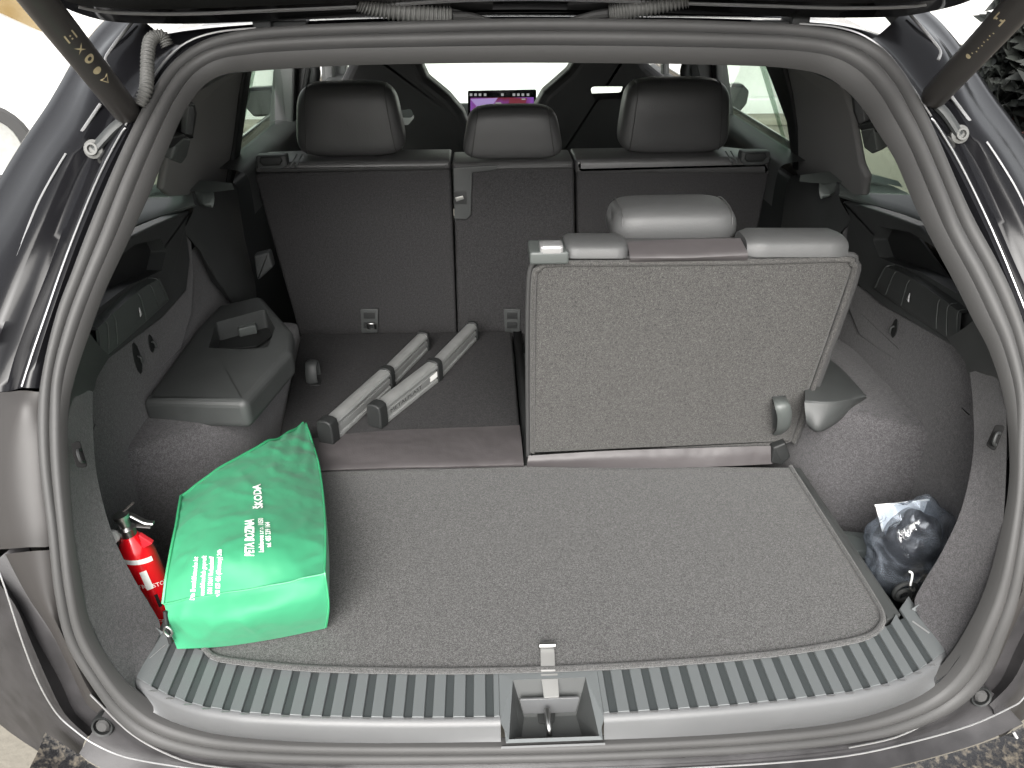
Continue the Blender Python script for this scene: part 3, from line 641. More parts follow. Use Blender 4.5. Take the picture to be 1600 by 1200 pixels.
# child-seat anchors
for px,w_ in ((577,11),(800,10)):
    e=sL if px<700 else sM
    slab('anchor_plate',[U(px-w_-3,483,y=Y2-.010),U(px+w_+3,483,y=Y2-.010),U(px+w_+2,520,y=Y2-.010),U(px-w_-1,520,y=Y2-.010)],.006,'plastic',e,.001,.003)
    for yy in (489,504):
        slab('anchor_slot',[U(px-w_+2,yy,y=Y2-.0125),U(px+w_-2,yy,y=Y2-.0125),U(px+w_-2,yy+9,y=Y2-.0125),U(px-w_+2,yy+9,y=Y2-.0125)],.003,'plastic_dark',e,.0005,.001)
c=U(580,510,y=Y2-.022); tube('anchor_eye',[c+Vector((-.009,.01,-.01)),c+Vector((-.008,0,.006)),c+Vector((.008,0,.006)),c+Vector((.009,.01,-.01))],.0028,'steel',sL,sub=4)
# ---- front seats
def fseat(sil,holes,lab,y=1.95):
    e=D.objects.new('front_seat',None); COL.objects.link(e); e.parent=car; e['label']=lab
    o=slab('backrest',[U(*p,y=y) for p in sil],.13,'leather_dark',e,.03,.02)
    for h in holes:
        ck=slab('c',[U(*p,y=y-.05) for p in h],.3,'plastic',None,0,.012); cut(o,ck)
    return e
fseat([(556,60),(640,60),(658,100),(668,122),(702,150),(724,176),(740,215),(742,330),(440,330),(460,250),(480,200),(520,150),(545,100)],[[(631,176),(640,174),(646,188),(636,200),(618,200),(618,176)]],'left front seat with integrated headrest')
fseat([(915,60),(995,60),(1012,98),(1040,120),(1070,150),(1095,185),(1110,250),(1112,330),(812,330),(822,230),(836,170),(850,145),(888,112),(900,95)],[[(924,139),(990,139),(984,158),(932,160)]],'right front seat with integrated headrest')
# ---- dashboard, screen
dash=grid('dashboard',[[Vector((x,y,z)) for x in (-.72,-.3,.3,.72)] for y,z in ((2.68,-.1),(2.70,.12),(2.78,.16),(3.1,.17),(3.3,.12))],'plastic',car,sub=(4,3))
sc_=slab('centre_screen',[U(731,142,y=2.75),U(838,140,y=2.75),U(838,190,y=2.75),U(731,192,y=2.75)],.012,'black_gloss',car,.002,.006)
slab('screen_image',[U(735,153,y=2.747),U(834,152,y=2.747),U(834,186,y=2.747),U(735,187,y=2.747)],.001,'screen_image',sc_,0,.002)
slab('screen_image',[U(735,155,y=2.745),U(778,153,y=2.745),U(768,166,y=2.745),U(748,170,y=2.745)],.001,'screen_lilac',sc_,0,.001)
slab('screen_image',[U(796,154,y=2.745),U(824,153,y=2.745),U(818,172,y=2.745),U(794,172,y=2.745)],.001,'screen_red',sc_,0,.001)
for px in (736,743,750,758,785,803,810,817,825):
    slab('screen_icon',[U(px-2,146,y=2.747),U(px+2,146,y=2.747),U(px+2,150,y=2.747),U(px-2,150,y=2.747)],.0006,'screen_white',sc_,0,0)
for a in ((774,160,783,163),(777,166,790,168),(815,154,821,156)):
    slab('screen_icon',[U(a[0],a[1],y=2.744),U(a[2],a[1],y=2.744),U(a[2],a[3],y=2.744),U(a[0],a[3],y=2.744)],.0006,'screen_white',sc_,0,0)
# ---- roof lining, roof, floor, doors
grid('roof_lining',[[Vector((x,y,z-.03*abs(x/.5)**2)) for x in (-.5,-.25,0,.25,.5)] for y,z in ((.64,.715),(1.2,.745),(2.2,.74),(2.75,.68))],'plastic_light',car,sub=(4,4),thick=.01)
grid('roof_panel',[[Vector((x,y,z-.05*abs(x/.6)**2.5)) for x in (-.62,-.4,-.2,0,.2,.4,.62)] for y,z in ((.68,.765),(1.2,.81),(2.2,.81),(2.8,.74))],'black_paint',car,sub=(4,3),thick=.01)
box('cabin_floor',(0,2.0,-.32),(1.4,2.2,.03),'plastic_dark',car,0)
box('firewall',(0,3.3,-.05),(1.45,.05,.5),'plastic_dark',car,0)
for s in (-1,1):
    lft='left' if s<0 else 'right'
    box('cabin_side',(s*.72,1.9,.0),(.03,2.6,.68),'plastic_dark',car,0)
    grid('body_side',[[Vector((s*x,y,z)) for y in (.35,.7,1.2,2.0,2.8,3.6)] for x,z in ((.72,.42),(.80,.36),(.86,.15),(.87,-.1),(.84,-.45))],'black_paint',car,sub=(4,3),thick=.004)
    # belt-line door capping
    grid('door_capping',[[Vector((s*x,y,z)) for y in (1.05,1.6,2.2,2.8)] for x,z in ((.60,.33),(.60,.395),(.61,.425),(.665,.435))],'plastic',car,sub=(4,3))
    # roof rail / cant rail at top of side windows
    grid('roof_rail_trim',[[Vector((s*x,y,z-.03*((y-1.4)/1.2)**2)) for y in (.6,1.2,2.0,2.8)] for x,z in ((.50,.70),(.535,.68),(.56,.655),(.59,.66))],'plastic_light',car,sub=(3,3))
    # second-row belt stalk and door pocket
c=U(412,412,y=.98); slab('belt_buckle',[U(*p,y=1.02) for p in [(396,400),(420,394),(426,418),(402,440)]],.03,'plastic',car,.005,.005)
# pillars and window glass
def tp(name,px,mt,T_=.014,off=0,**k): return slab(name,[T(*p,off) if True else 0 for p in px],T_,mt,car,.006,.006,toward=((1 if px[0][0]<790 else -1),0,0),**k)
tp('pillar_trim',[(300,100),(394,92),(378,160),(366,235),(363,306),(262,306),(250,296),(258,262),(266,232),(276,190),(290,150)],'pillar_grey',off=.02)
tp('pillar_trim',[(392,92),(400,92),(384,170),(370,245),(366,300),(360,300),(364,230),(378,150)],'plastic_dark',off=.012)
tp('pillar_trim',[(1215,90),(1305,95),(1309,131),(1328,176),(1347,256),(1358,276),(1356,304),(1246,308),(1243,250),(1235,170)],'pillar_grey',off=.02)
tp('pillar_trim',[(1190,90),(1217,90),(1234,150),(1244,200),(1248,268),(1236,268),(1229,190),(1206,128)],'plastic_dark',off=.012)
tp('pillar_trim',[(1295,92),(1345,100),(1372,135),(1405,190),(1440,260),(1470,345),(1450,335),(1420,287),(1388,236),(1363,189),(1334,141),(1310,131)],'pillar_grey',off=.02)
tp('window_glass',[(1180,85),(1330,120),(1440,270),(1440,305),(1350,300),(1238,280),(1232,240)],'tint_glass',.004,.045)
tp('window_glass',[(398,85),(300,100),(225,200),(190,290),(190,310),(300,306),(366,300)],'tint_glass',.004,.045)
def flat(name,px,y,mt,T_=.05,er=.006,c_=.006): return slab(name,[U(*p,y=y) for p in px],T_,mt,car,er,c_)
# B pillars, A pillars (stand across the view further forward)
def tw(name,px,mt,x,T_=.05): return slab(name,[U(*p,x=x) for p in px],T_,mt,car,.006,.006,toward=(1 if x<0 else -1,0,0))
tw('window_glass',[(430,80),(395,90),(366,240),(430,222)],'tint_glass',-.655,.004)
tw('window_glass',[(1134,80),(1190,85),(1232,240),(1140,210)],'tint_glass',.655,.004)
flat('pillar_post',[(430,60),(462,60),(456,250),(414,250),(420,200)],1.62,'plastic',.10)
flat('pillar_post',[(466,60),(488,60),(487,100),(480,134),(470,250),(452,250)],1.66,'plastic_dark',.06)
flat('pillar_post',[(502,60),(520,60),(519,250),(503,250)],2.5,'plastic',.05)
flat('pillar_post',[(519,60),(541,60),(541,250),(519,250)],2.6,'plastic_light',.05)
flat('pillar_post',[(1116,60),(1132,60),(1152,220),(1160,250),(1128,250)],1.62,'plastic',.10)
flat('pillar_post',[(1076,60),(1117,60),(1130,250),(1095,250),(1080,130)],1.66,'plastic_dark',.06)
flat('pillar_post',[(1036,60),(1046,60),(1046,250),(1036,250)],2.5,'plastic',.05)
for px,s in ((492,-1),(1071,1)):
    c=U(px,118,y=1.6); tube('belt_guide',[c+Vector((0,0,.03)),c+Vector((s*-.006,-.01,.012)),c+Vector((0,-.01,-.01)),c+Vector((s*.004,0,-.03))],.014,'plastic_dark',car,sub=4)
# windscreen
grid('windscreen',[[Vector((x,3.30-.10*abs(x/.7)**2,.14)) for x in (-.75,-.3,.3,.75)],[Vector((x,2.76-.08*abs(x/.7)**2,.72)) for x in (-.6,-.25,.25,.6)]],'tint_glass',car,sub=(4,6))
# mirrors
for px,s in ((406,-1),(1146,1)):
    c=U(px,158 if s<0 else 152,y=2.55); e=D.objects.new('door_mirror',None); COL.objects.link(e); e.parent=car
    slab('mirror_shell',[c+Vector((s*a*.66,0,b*.72)) for a,b in ((-.11,-.05),(-.09,-.085),(.06,-.09),(.10,-.04),(.105,.03),(.06,.065),(-.08,.07))],.10,'black_paint',e,.03,.02,bulge=.0)
    slab('mirror_glass',[c+Vector((s*a*.6,-.003,b*.6)) for a,b in ((-.10,-.05),(-.08,-.08),(.06,-.085),(.09,-.04),(.095,.03),(.06,.06),(-.08,.065))],.004,'plastic_dark',e,0,.01)
# luggage-net / belt holders on the C-pillars
for s,pp1,pp2,pp3 in ((-1,[(296,160),(306,162),(309,176),(302,218),(288,216),(290,185)],[(288,216),(299,218),(292,246),(284,256),(268,250),(275,228)],[(264,216),(288,210),(296,216),(292,224),(268,232)]),
                  (1,[(1328,140),(1340,150),(1352,172),(1356,195),(1342,200),(1332,175)],[(1344,204),(1364,200),(1370,236),(1362,241),(1350,232)],[(1338,196),(1362,190),(1372,196),(1374,208),(1346,206)])):
    slab('belt_holder',[T(*p,-.045) for p in pp1],.02,'plastic_dark',car,.004,.003)
    slab('belt_holder',[T(p[0]*.6+.4*sum(q[0] for q in pp1)/6,p[1]*.8+.2*sum(q[1] for q in pp1)/6,-.05) for p in pp1],.01,'sill_plastic',car,.002,.003)
    slab('belt_clip',[T(*p,-.052) for p in pp2],.02,'plastic_light',car,.003,.003)
    slab('belt_clip',[T(*p,-.05) for p in pp3],.025,'plastic_dark',car,.003,.003)

# ---- outer body around the opening (left traced, right mirrored)
# station: seal edge, flange, seam, crease, outer edge  as (px,py,offset)
ST=[((300,76,0),(290,72,.0),(268,66,.03),(226,34,.02),(205,20,.05)),
((266,106,0),(257,103,-.004),(238,98,.03),(196,58,.02),(176,48,.05)),
((232,156,0),(222,152,-.006),(204,146,.03),(165,92,.012),(143,92,.05)),
((200,219,0),(187,212,-.008),(165,205,.03),(128,205,.006),(100,168,.05)),
((172,281,0),(156,272,-.01),(135,270,.03),(86,268,.004),(52,240,.05)),
((141,355,0),(123,350,-.01),(100,355,.03),(47,352,.002),(-12,345,.05)),
((114,425,0),(97,418,-.01),(72,430,.03),(12,425,.0),(-80,430,.05)),
((91,487,0),(73,487,-.01),(42,505,.03),(-18,500,.0),(-140,520,.05)),
((75,545,0),(52,548,-.01),(22,560,.03),(-45,565,.0),(-170,580,.05)),
((62,606,0),(34,606,-.01),(8,612,.025),(-60,615,.0),(-190,630,.05))]
def outer(ST,name,mt,wrap=True,subs=(4,3)):
    rows=[]
    for st in ST:
        r=[S(px+(7 if q_==0 else 0),py,o+(.012 if q_==0 else 0)) for q_,(px,py,o) in enumerate(st)]
        if wrap: r.append(r[-1]+Vector((-.05,.06,0))); r.append(r[-1]+Vector((-.015,.25,0)))
        # drop from seal edge inwards so nothing shows behind it
        r=[r[0]+Vector((.01,.02,0))]+r
        rows.append(r)
    return grid(name,rows,mt,car,sub=subs,autos=50)
pair(outer(ST,'rear_pillar','black_paint'))
# pale tubes painted as the highlights on folded edges
def line(name,pts,r,mt,off=-.006):
    o=tube(name,[S(a,b,off) for a,b in pts],r,mt,car,n=6,sub=4); mirror(o); return o
line('flange_glint',[(196,200),(187,212),(156,272),(123,350),(97,418),(73,487),(52,548),(34,604)],.0013,'highlight_and_lever_white',-.0105)
line('fold_glint',[(208,32),(180,68),(165,92),(170,106)],.0025,'highlight_and_lever_white',.014)
line('fold_glint',[(157,163),(128,206)],.0025,'highlight_and_lever_white',.008)
line('fold_glint',[(103,240),(86,268),(62,312),(45,352),(28,397),(10,430)],.0015,'highlight_and_lever_white',.003)
ST2=[((60,612,0),(38,610,.002),(16,612,.004),(-30,616,.006),(-150,632,.04)),((60,645,0),(40,640,-.004),(20,636,-.006),(-20,645,.0),(-120,660,.03)),
((61,690,0),(30,690,-.004),(0,690,-.006),(-60,700,.0),(-160,710,.04)),
((64,760,0),(30,765,-.004),(-5,770,-.006),(-70,775,.0),(-160,780,.04)),
((72,820,0),(40,825,-.004),(0,835,-.006),(-60,840,.0),(-160,850,.04)),
((75,853,0),(45,855,-.004),(6,858,-.004),(-60,860,.0),(-160,870,.04))]
pair(outer(ST2,'lamp_surround','reflect_tint_paint'))
ST3=[((76,858,0),(50,861,-.003),(8,866,.0)),((87,925,0),(66,925,-.003),(42,930,.0)),((106,1003,0),(94,985,-.003),(80,988,.0)),((130,1045,0),(120,1040,-.003),(110,1048,.0)),((150,1080,0),(140,1080,-.003),(134,1098,.0)),((170,1104,0),(162,1106,-.003),(152,1114,.0))]
pair(outer(ST3,'corner_panel','reflect_tint_paint',False))
ST4=[((6,860,0),(-10,880,.0),(-30,900,-.01),(-140,900,.03)),((42,930,0),(26,940,.004),(10,948,-.01),(-100,960,.03)),((80,988,0),(58,1000,.005),(34,1008,-.012),(-60,1040,.03)),((112,1048,0),(92,1060,.005),(60,1070,-.014),(-10,1110,.03)),((140,1100,0),(118,1115,.004),(88,1118,-.016),(30,1150,.03)),((166,1112,.008),(150,1142,.010),(132,1158,-.012),(116,1206,-.01))]
pair(outer(ST4,'bumper_corner','bumper_plastic'))
def line1(name,pts,r,mt,off): return tube(name,[S(a,b,off) for a,b in pts],r,mt,car,n=6,sub=4)
line1('bumper_edge_glint',[(-30,840),(0,897),(34,1000),(60,1066),(88,1114),(118,1142),(150,1164),(200,1184),(294,1200),(400,1211)],.0011,'highlight_and_lever_white',-.022)  # painted highlight along the bumper crease
line1('bumper_edge_glint',[(1632,1040),(1600,1090),(1578,1106),(1515,1134),(1424,1160),(1325,1181),(1200,1193),(1040,1202)],.0011,'highlight_and_lever_white',-.026)
# stopper shelf and bumper along the bottom
B=[((165,1108),(140,1150)),((187,1121),(160,1165)),((237,1160),(215,1190)),((312,1182),(305,1206)),((406,1193),(400,1212)),((500,1198),(500,1214)),((650,1200),(650,1214)),((855,1196),(855,1208)),((1040,1190),(1040,1202)),((1194,1180),(1200,1193)),((1319,1166),(1325,1181)),((1412,1146),(1424,1160)),((1490,1108),(1515,1134)),((1530,1062),(1578,1106))]
rows=[[S(*a)+Vector((0,.03,.01)),S(*a),S(*a).lerp(S(*b),.5)+Vector((0,-.002,.0)),S(*b)+Vector((0,-.03,.004))] for a,b in B]
grid('bumper_shelf',rows,'bumper_plastic',car,sub=(4,3))
rows=[[S(*b)+Vector((0,-.031,.003)),S(*b)+Vector((0,-.05,-.004)),S(*b)+Vector((0,-.10,-.012)),S(*b)+Vector((0,-.14,-.05)),S(*b)+Vector((0,-.15,-.35))] for a,b in [((0,0),(88,1116))]+B+[((0,0),(1632,1040))]]
grid('bumper_top',rows,'dirty_paint',car,sub=(4,3))
for a,b,c_ in (((138,1162),(124,1196),.003),((1560,1112),(1590,1164),.003)):
    tube('bumper_seam',[S(*a)+Vector((0,-.036,.002)),S(*b)+Vector((0,-.06,.0))],.0026,'highlight_and_lever_white',car,n=6)
line('body_edge_glint',[(141,1085),(156,1100),(197,1140),(240,1168),(300,1192),(380,1203)],.0012,'highlight_and_lever_white',-.006)  # painted highlight on the body crease beside the seal
for px,py,s in ((163,1130,-1),(1529,1084,1)):
    c=S(px,py)+Vector((0,-.004,.0)); ax=Vector((0,-1,.35)).normalized()
    lathe('bump_stop',[(.016,-.012),(.016,.0),(.0145,.004),(.012,.003),(.011,-.008),(.0,-.008)],'plastic_dark',car,c,ax)
    lathe('bump_stop_pad',[(.009,-.01),(.009,.004),(.0065,.007),(.0,.007)],'rubber',car,c+Vector((s*-.002,0,.003)),ax)
# ---- gas struts
def strut(p0,p1,r,s):
    e=D.objects.new('tailgate_strut',None); COL.objects.link(e); e.parent=car
    ax=(p1-p0).normalized(); Ln=(p1-p0).length
    lathe('strut_tube',[(r*.55,-.012),(r*.9,-.008),(r,.0),(r,Ln*.5),(r*1.01,Ln),(r,Ln+.1)],'strut_paint',e,p0,ax,n=28,autos=60)
    lathe('ball_socket',[(r*.35,-.02),(r*.5,-.016),(r*.5,-.006)],'plastic_dark',e,p0-ax*.006,ax)
    b=p0-ax*.016; q=S(*((150,232) if s<0 else (1495,209)),.02)
    tube('strut_bracket',[b+Vector((0,.005,0)),b.lerp(q,.35)+Vector((s*.004,-.004,0)),q+Vector((0,-.006,0))],.011,'plastic',e,sub=4,flat=.6)
    lathe('bracket_screw',[(.013,0),(.013,.004),(.009,.006),(.0085,.010),(.0055,.010),(.005,.006),(0,.006)],'conduit',e,q+Vector((0,-.005,0)),Vector((0,-1,.3)),n=18)
    # printed marks facing the camera
    mid=p0+ax*Ln*.45; vw=(Vector(CAM)-mid); vw=(vw-ax*vw.dot(ax)).normalized(); sd_=ax.cross(vw)
    def onS(u,v,rr=r*1.03):
        a=v/rr; return p0+ax*u+(vw*math.cos(a)+sd_*math.sin(a))*rr
    return e,onS,Ln
pL0=U(196,172,y=.42); pL1=U(60,0,y=.24); pR0=U(1462,148,y=.42); pR1=U(1600,0,y=.24)
eL,onL,LL=strut(pL0,pL1,.0182,-1); eR,onR,LR=strut(pR0,pR1,.0182,1)
def mark(e,onS,polys,name='printed_symbol',mt='mark_gold'):
    for P in polys:
        # subdivide for curvature by fan of small quads
        mesh(name,[onS(u,v) for u,v in P],[tuple(range(len(P)))],mt,e,smooth=False)
def ringp(u,v,r1,r2,n=16):
    return [[(u+r1*math.cos(a),v+r1*math.sin(a)),(u+r2*math.cos(a),v+r2*math.sin(a)),(u+r2*math.cos(b),v+r2*math.sin(b)),(u+r1*math.cos(b),v+r1*math.sin(b))] for a,b in [(2*PI*k/n,2*PI*(k+1)/n) for k in range(n)]]
def marks(e,onS,items,name='printed_symbol'):
    vs=[];fs=[]
    for P in items:
        s=len(vs); vs+= [onS(u,v) for u,v in P]; fs.append(tuple(range(s,s+len(P))))
    mesh(name,vs,fs,'mark_gold',e,smooth=False)
def proju(e_on,Ln,px,py):
    best=None
    for i in range(0,101):
        for sgn in range(-10,11):
            u=Ln*i/100; v=.0015*sgn; P=np.array(e_on(u,v))-CAM; zz=P@Fw; x=800+FPX*(P@Rt)/zz; y=600-FPX*(P@Uv)/zz
            dd=(x-px)**2+(y-py)**2
            if best is None or dd<best[0]: best=(dd,u,v)
    return best[1],best[2]
u,v=proju(onL,LL,112,58); k=.0065
sq=lambda u,v,a:[(u-a,v-a),(u+a,v-a),(u+a,v+a),(u-a,v+a)]
marks(eL,onL,[[(u-k,v-k),(u+k,v-k),(u+k,v-k*.7),(u-k,v-k*.7)],[(u-k,v+k*.7),(u+k,v+k*.7),(u+k,v+k),(u-k,v+k)],[(u-k,v-k),(u-k*.7,v-k),(u-k*.7,v+k),(u-k,v+k)],[(u+k*.7,v-k),(u+k,v-k),(u+k,v+k),(u+k*.7,v+k)],[(u-k*.12,v-k),(u+k*.12,v-k),(u+k*.12,v+k),(u-k*.12,v+k)],sq(u-k*.4,v,k*.16),sq(u+k*.4,v,k*.16)])
u,v=proju(onL,LL,127,78); marks(eL,onL,[[(u-k,v-k*.9),(u,v-k*.2),(u+k,v-k*.9),(u+k*.3,v),(u+k,v+k*.9),(u,v+k*.2),(u-k,v+k*.9),(u-k*.3,v)]])
u,v=proju(onL,LL,140,93); marks(eL,onL,ringp(u,v,k*.45,k))
u,v=proju(onL,LL,153,110); marks(eL,onL,ringp(u,v,0.0001,k*.85))
u,v=proju(onL,LL,167,126); marks(eL,onL,[[(u+k,v-k),(u+k*.7,v-k*.6),(u-k*.5,v-.0002),(u-k,v)],[(u-k,v),(u-k*.5,v),(u+k*.7,v+k*.6),(u+k,v+k)],[(u+k,v-k),(u+k,v+k),(u+k*.65,v+k*.65),(u+k*.65,v-k*.65)]])
u,v=proju(onR,LR,1560,32); marks(eR,onR,[[(u-k,v-k),(u+k,v-k),(u+k,v-k*.7),(u-k,v-k*.7)],[(u-k,v+k*.7),(u+k,v+k*.7),(u+k,v+k),(u-k,v+k)],[(u-k,v-k),(u-k*.7,v-k),(u-k*.7,v+k),(u-k,v+k)],[(u+k*.7,v-k),(u+k,v-k),(u+k,v+k),(u+k*.7,v+k)],[(u-k*.7,v-k*.7),(u-k*.2,v-k*.7),(u+k*.7,v+k*.7),(u+k*.2,v+k*.7)]])
u,v=proju(onR,LR,1513,88); marks(eR,onR,ringp(u,v,.0001,.0035))
for q in range(9):
    u,v=proju(onR,LR,1552-q*4.5,52+q*4.5); marks(eR,onR,[sq(u,v+.0006*(-1)**q,.0009)],'printed_line')
# ---- roof edge, hinges, conduits, tailgate
re=[(220,60),(262,52),(300,46),(360,40),(480,32),(640,27),(800,25),(1000,26),(1150,29),(1290,36),(1360,50),(1400,70),(1440,100)]
rows=[[U(px,py+16,y=.585)+Vector((0,.0,-.01)),U(px,py+4,y=.60),U(px,py,y=.615),U(px,py-3,y=.68)] for px,py in re]
grid('roof_edge',rows,'black_paint',car,sub=(4,4),autos=60)
gx=[(455,41,520,46),(268,56,300,50),(1180,37,1275,41),(1300,46,1345,56)]
# painted highlight along the flange at the top corner
line('flange_glint',[(196,196),(222,150),(255,98),(292,66),(340,50),(400,44)],.0014,'highlight_and_lever_white',-.010)
for px in (415,1242):
    c=U(px,34,y=.6); box('tailgate_hinge',c+Vector((0,0,.0)),(.028,.05,.022),'plastic_dark',car,.003); box('hinge_plate',c+Vector((0,-.004,.022)),(.02,.02,.012),'steel',car,.002)
    box('hinge_foot',U(px+(28 if px<800 else -32),37,y=.6),(.075,.03,.010),'plastic_dark',car,.002)
tg=D.objects.new('tailgate',None); COL.objects.link(tg); tg.parent=car; tg['label']='raised tailgate above the opening'
te=[(88,-8),(112,10),(150,24),(185,31),(240,34),(320,34),(420,30),(560,24),(700,15),(800,12),(900,13),(1050,18),(1180,22),(1290,25),(1380,24),(1420,20),(1480,7),(1520,-8)]
yt=[.46,.50,.53,.55,.57,.58,.585,.59,.59,.59,.59,.59,.585,.58,.57,.55,.52,.48]
low_=[U(a,b,y=y) for (a,b),y in zip(te,yt)]
rows=[[p+Vector((0,.16,.06)) for p in low_],[p+Vector((0,.06,.012)) for p in low_],[p+Vector((0,.02,.0)) for p in low_],[p for p in low_],[p+Vector((0,-.012,.004)) for p in low_],[p+Vector((0,-.02,.014)) for p in low_],[p*1+Vector((0,-.028,.013)) for p in low_],[p+Vector((0,-.06,.022)) for p in low_],[p+Vector((0,-.5,.30)) for p in low_],[p+Vector((0,-1.0,.55)) for p in low_]]
grid('tailgate_frame',rows,'gate_paint',tg,sub=(3,4),autos=50)
rows=[[p+Vector((0,-.066,.030)) for p in low_[2:-2]],[p+Vector((0,-.075,.024)) for p in low_[2:-2]],[p+Vector((0,-.12,.044)) for p in low_[2:-2]],[p+Vector((0,-.5,.26)) for p in low_[2:-2]],[p+Vector((0,-.95,.50)) for p in low_[2:-2]]]
grid('tailgate_trim',rows,'plastic_dark',tg,sub=(3,4))
tube('trim_glint',[p+Vector((0,-.045,.0135)) for p in low_[2:-2]],.0026,'highlight_and_lever_white',tg,n=6,sub=4)  # pale tube painted as the bright reflection under the tailgate
def conduit(name,pts,r,nr):
    def rf(t): 
        return r*(1+.16*math.sin(t*nr*2*PI))
    P=cr(pts,max(8,int(nr*6/(len(pts)-1)))); return tube(name,P,r,'conduit',car,n=12,rf=rf,autos=80)
conduit('wiring_conduit',[U(560,2,y=.54),U(600,14,y=.55),U(660,23,y=.555),U(705,26,y=.56)],.0125,24)
conduit('wiring_conduit',[U(1075,-4,y=.54),U(1030,6,y=.55),U(980,16,y=.555),U(952,21,y=.56)],.0125,24)
tube('conduit_boot',[U(705,26,y=.56),U(735,27,y=.57),U(768,37,y=.58)],.010,'rubber',car,sub=5,flat=.7)
tube('conduit_boot',[U(952,21,y=.56),U(925,25,y=.57),U(890,36,y=.58)],.010,'rubber',car,sub=5,flat=.7)
conduit('wiring_conduit',[U(262,72,y=.50),U(252,56,y=.50),U(236,62,y=.49),U(231,85,y=.47),U(230,115,y=.45),U(228,140,y=.43),U(218,165,y=.42)],.0082,30)

# ============================================================ green bag
bagT=thing('green_bag','bright green zipped first-aid bag with white print, lying at the left of the boot floor','bag',(-.42,.2,.008))
def B3(px,py,z): return U(px,py,z=z)
top=[[B3(284,776,.115),B3(350,727,.120),B3(420,692,.10),B3(478,664,.055)],
     [B3(275,835,.118),B3(345,800,.135),B3(425,760,.120),B3(498,728,.070)],
     [B3(264,893,.105),B3(340,872,.135),B3(425,850,.135),B3(508,820,.105)],
     [U(256,944,y=.083),U(340,930,y=.080),U(425,916,y=.082),U(507,896,y=.090)]]
fr=[[top[3][j] for j in range(4)],[U(262,968,y=.070),U(342,962,y=.058),U(428,948,y=.062),U(512,935,y=.082)],[U(268,992,y=.072),U(345,986,y=.056),U(428,972,y=.062),U(512,958,y=.084)],[U(277,1014,z=.010),U(350,1010,z=.010),U(430,998,z=.010),U(508,982,z=.010)]]
def samp(rows,nu,nv):
    r1=[cr(r,nu) for r in rows]; cols=[cr([r1[i][j] for i in range(len(r1))],nv) for j in range(len(r1[0]))]
    return [[cols[j][i] for j in range(len(cols))] for i in range(len(cols[0]))]
NU,NV=18,16
tG=samp(top,NU,NV); fG=samp(fr,NU,6)
def wr(v,amp=1):
    n1=noise.noise(v*9+Vector((3,1,0))); r1=1-abs(noise.noise(Vector((v.x*16+v.y*7,v.y*22-v.x*9,v.z*10))))*2
    return n1*.005*amp+max(0,r1-.55)*.009*amp
def edgef(i,n): return min(1,min(i,n-i)/(n*.12)) if n else 1
cols=len(tG[0])
for i,r in enumerate(tG):
    for j,v in enumerate(r):
        # crumpled empty corner at the far tip
        tip=max(0,1-((i/len(tG))**2+((cols-1-j)/cols)**2)**.5*2.4)
        v.z+=wr(v,.65+1.8*tip)+ .0035*tip*math.sin(j*.9+i*.55)
for i,r in enumerate(fG):
    if i==0: fG[0]=[v.copy() for v in tG[-1]]; continue
    for j,v in enumerate(r): v.y-=wr(v*1.1,.55)*min(1,(len(fG)-1-i)/4)
rows=tG+fG[1:]
def drop(v,z=.008): return Vector((v.x,v.y,z))
# close: left side, right side, back, bottom
lowr=[]
vs,fs=gridmesh(rows); nR=len(rows); nC=cols
nT=len(tG)
def side_close(col):
    f0=fG[0][col]; grid_i=[]
    for i in range(nT):
        v=tG[i][col]; k0=[i*nC+(col%nC)]
        for t in range(1,len(fG)):
            if i==nT-1: k0.append((nT-1+t)*nC+(col%nC)); continue
            q=fG[t][col]; zz=.009+(v.z-.009)*(q.z-.009)/(f0.z-.009)
            vs.append(Vector((v.x+(q.x-f0.x),v.y,max(.008,zz)))); k0.append(len(vs)-1)
        grid_i.append(k0)
    for a in range(nT-1):
        for t in range(len(fG)-1): fs.append((grid_i[a][t],grid_i[a+1][t],grid_i[a+1][t+1],grid_i[a][t+1]))
side_close(0); side_close(-1)
tI=list(range(nC)); prev=tI
for zf,ins in ((.7,.004),(.3,.004),(0,-.006)):
    cur=[]
    for k in tI: v=vs[k]; vs.append(Vector((v.x,v.y+ins,.009+(v.z-.009)*zf))); cur.append(len(vs)-1)
    for a in range(nC-1): fs.append((prev[a],prev[a+1],cur[a+1],cur[a]))
    prev=cur
body=mesh('bag_body',vs,fs,'green_vinyl',bagT,autos=70)
# piping: along left edge, fold, right edge
E_=[Vector(v) for v in [tG[i][0] for i in range(0,len(tG),4)]]
tube('piping',[e+Vector((-.001,0,.001)) for e in E_],.0024,'green_trim',bagT,n=6,sub=3)
tube('piping',[tG[-1][j]+Vector((0,-.0005,.0008)) for j in range(0,nC,3)],.0012,'green_trim',bagT,n=6,sub=3)
tube('piping',[tG[i][-1]+Vector((.0005,0,.001)) for i in range(0,len(tG),3)]+[fG[i][-1]+Vector((.0008,0,0)) for i in range(2,len(fG),3)],.0016,'green_trim',bagT,n=6,sub=3)
tube('piping',[tG[0][j]+Vector((0,.0005,.0008)) for j in range(0,nC,4)],.0022,'green_trim',bagT,n=6,sub=3)
tube('zip',[U(258,955,y=.075),U(262,985,y=.066),U(267,1005,y=.062)],.003,'plastic_dark',bagT,sub=4)
c=U(263,986,y=.056); tube('zip_pull',[c+Vector((.0,0,.008)),c+Vector((.006,-.002,.0)),c+Vector((0,-.002,-.008)),c+Vector((-.006,0,0))],.0016,'steel',bagT,sub=4,closed=True)
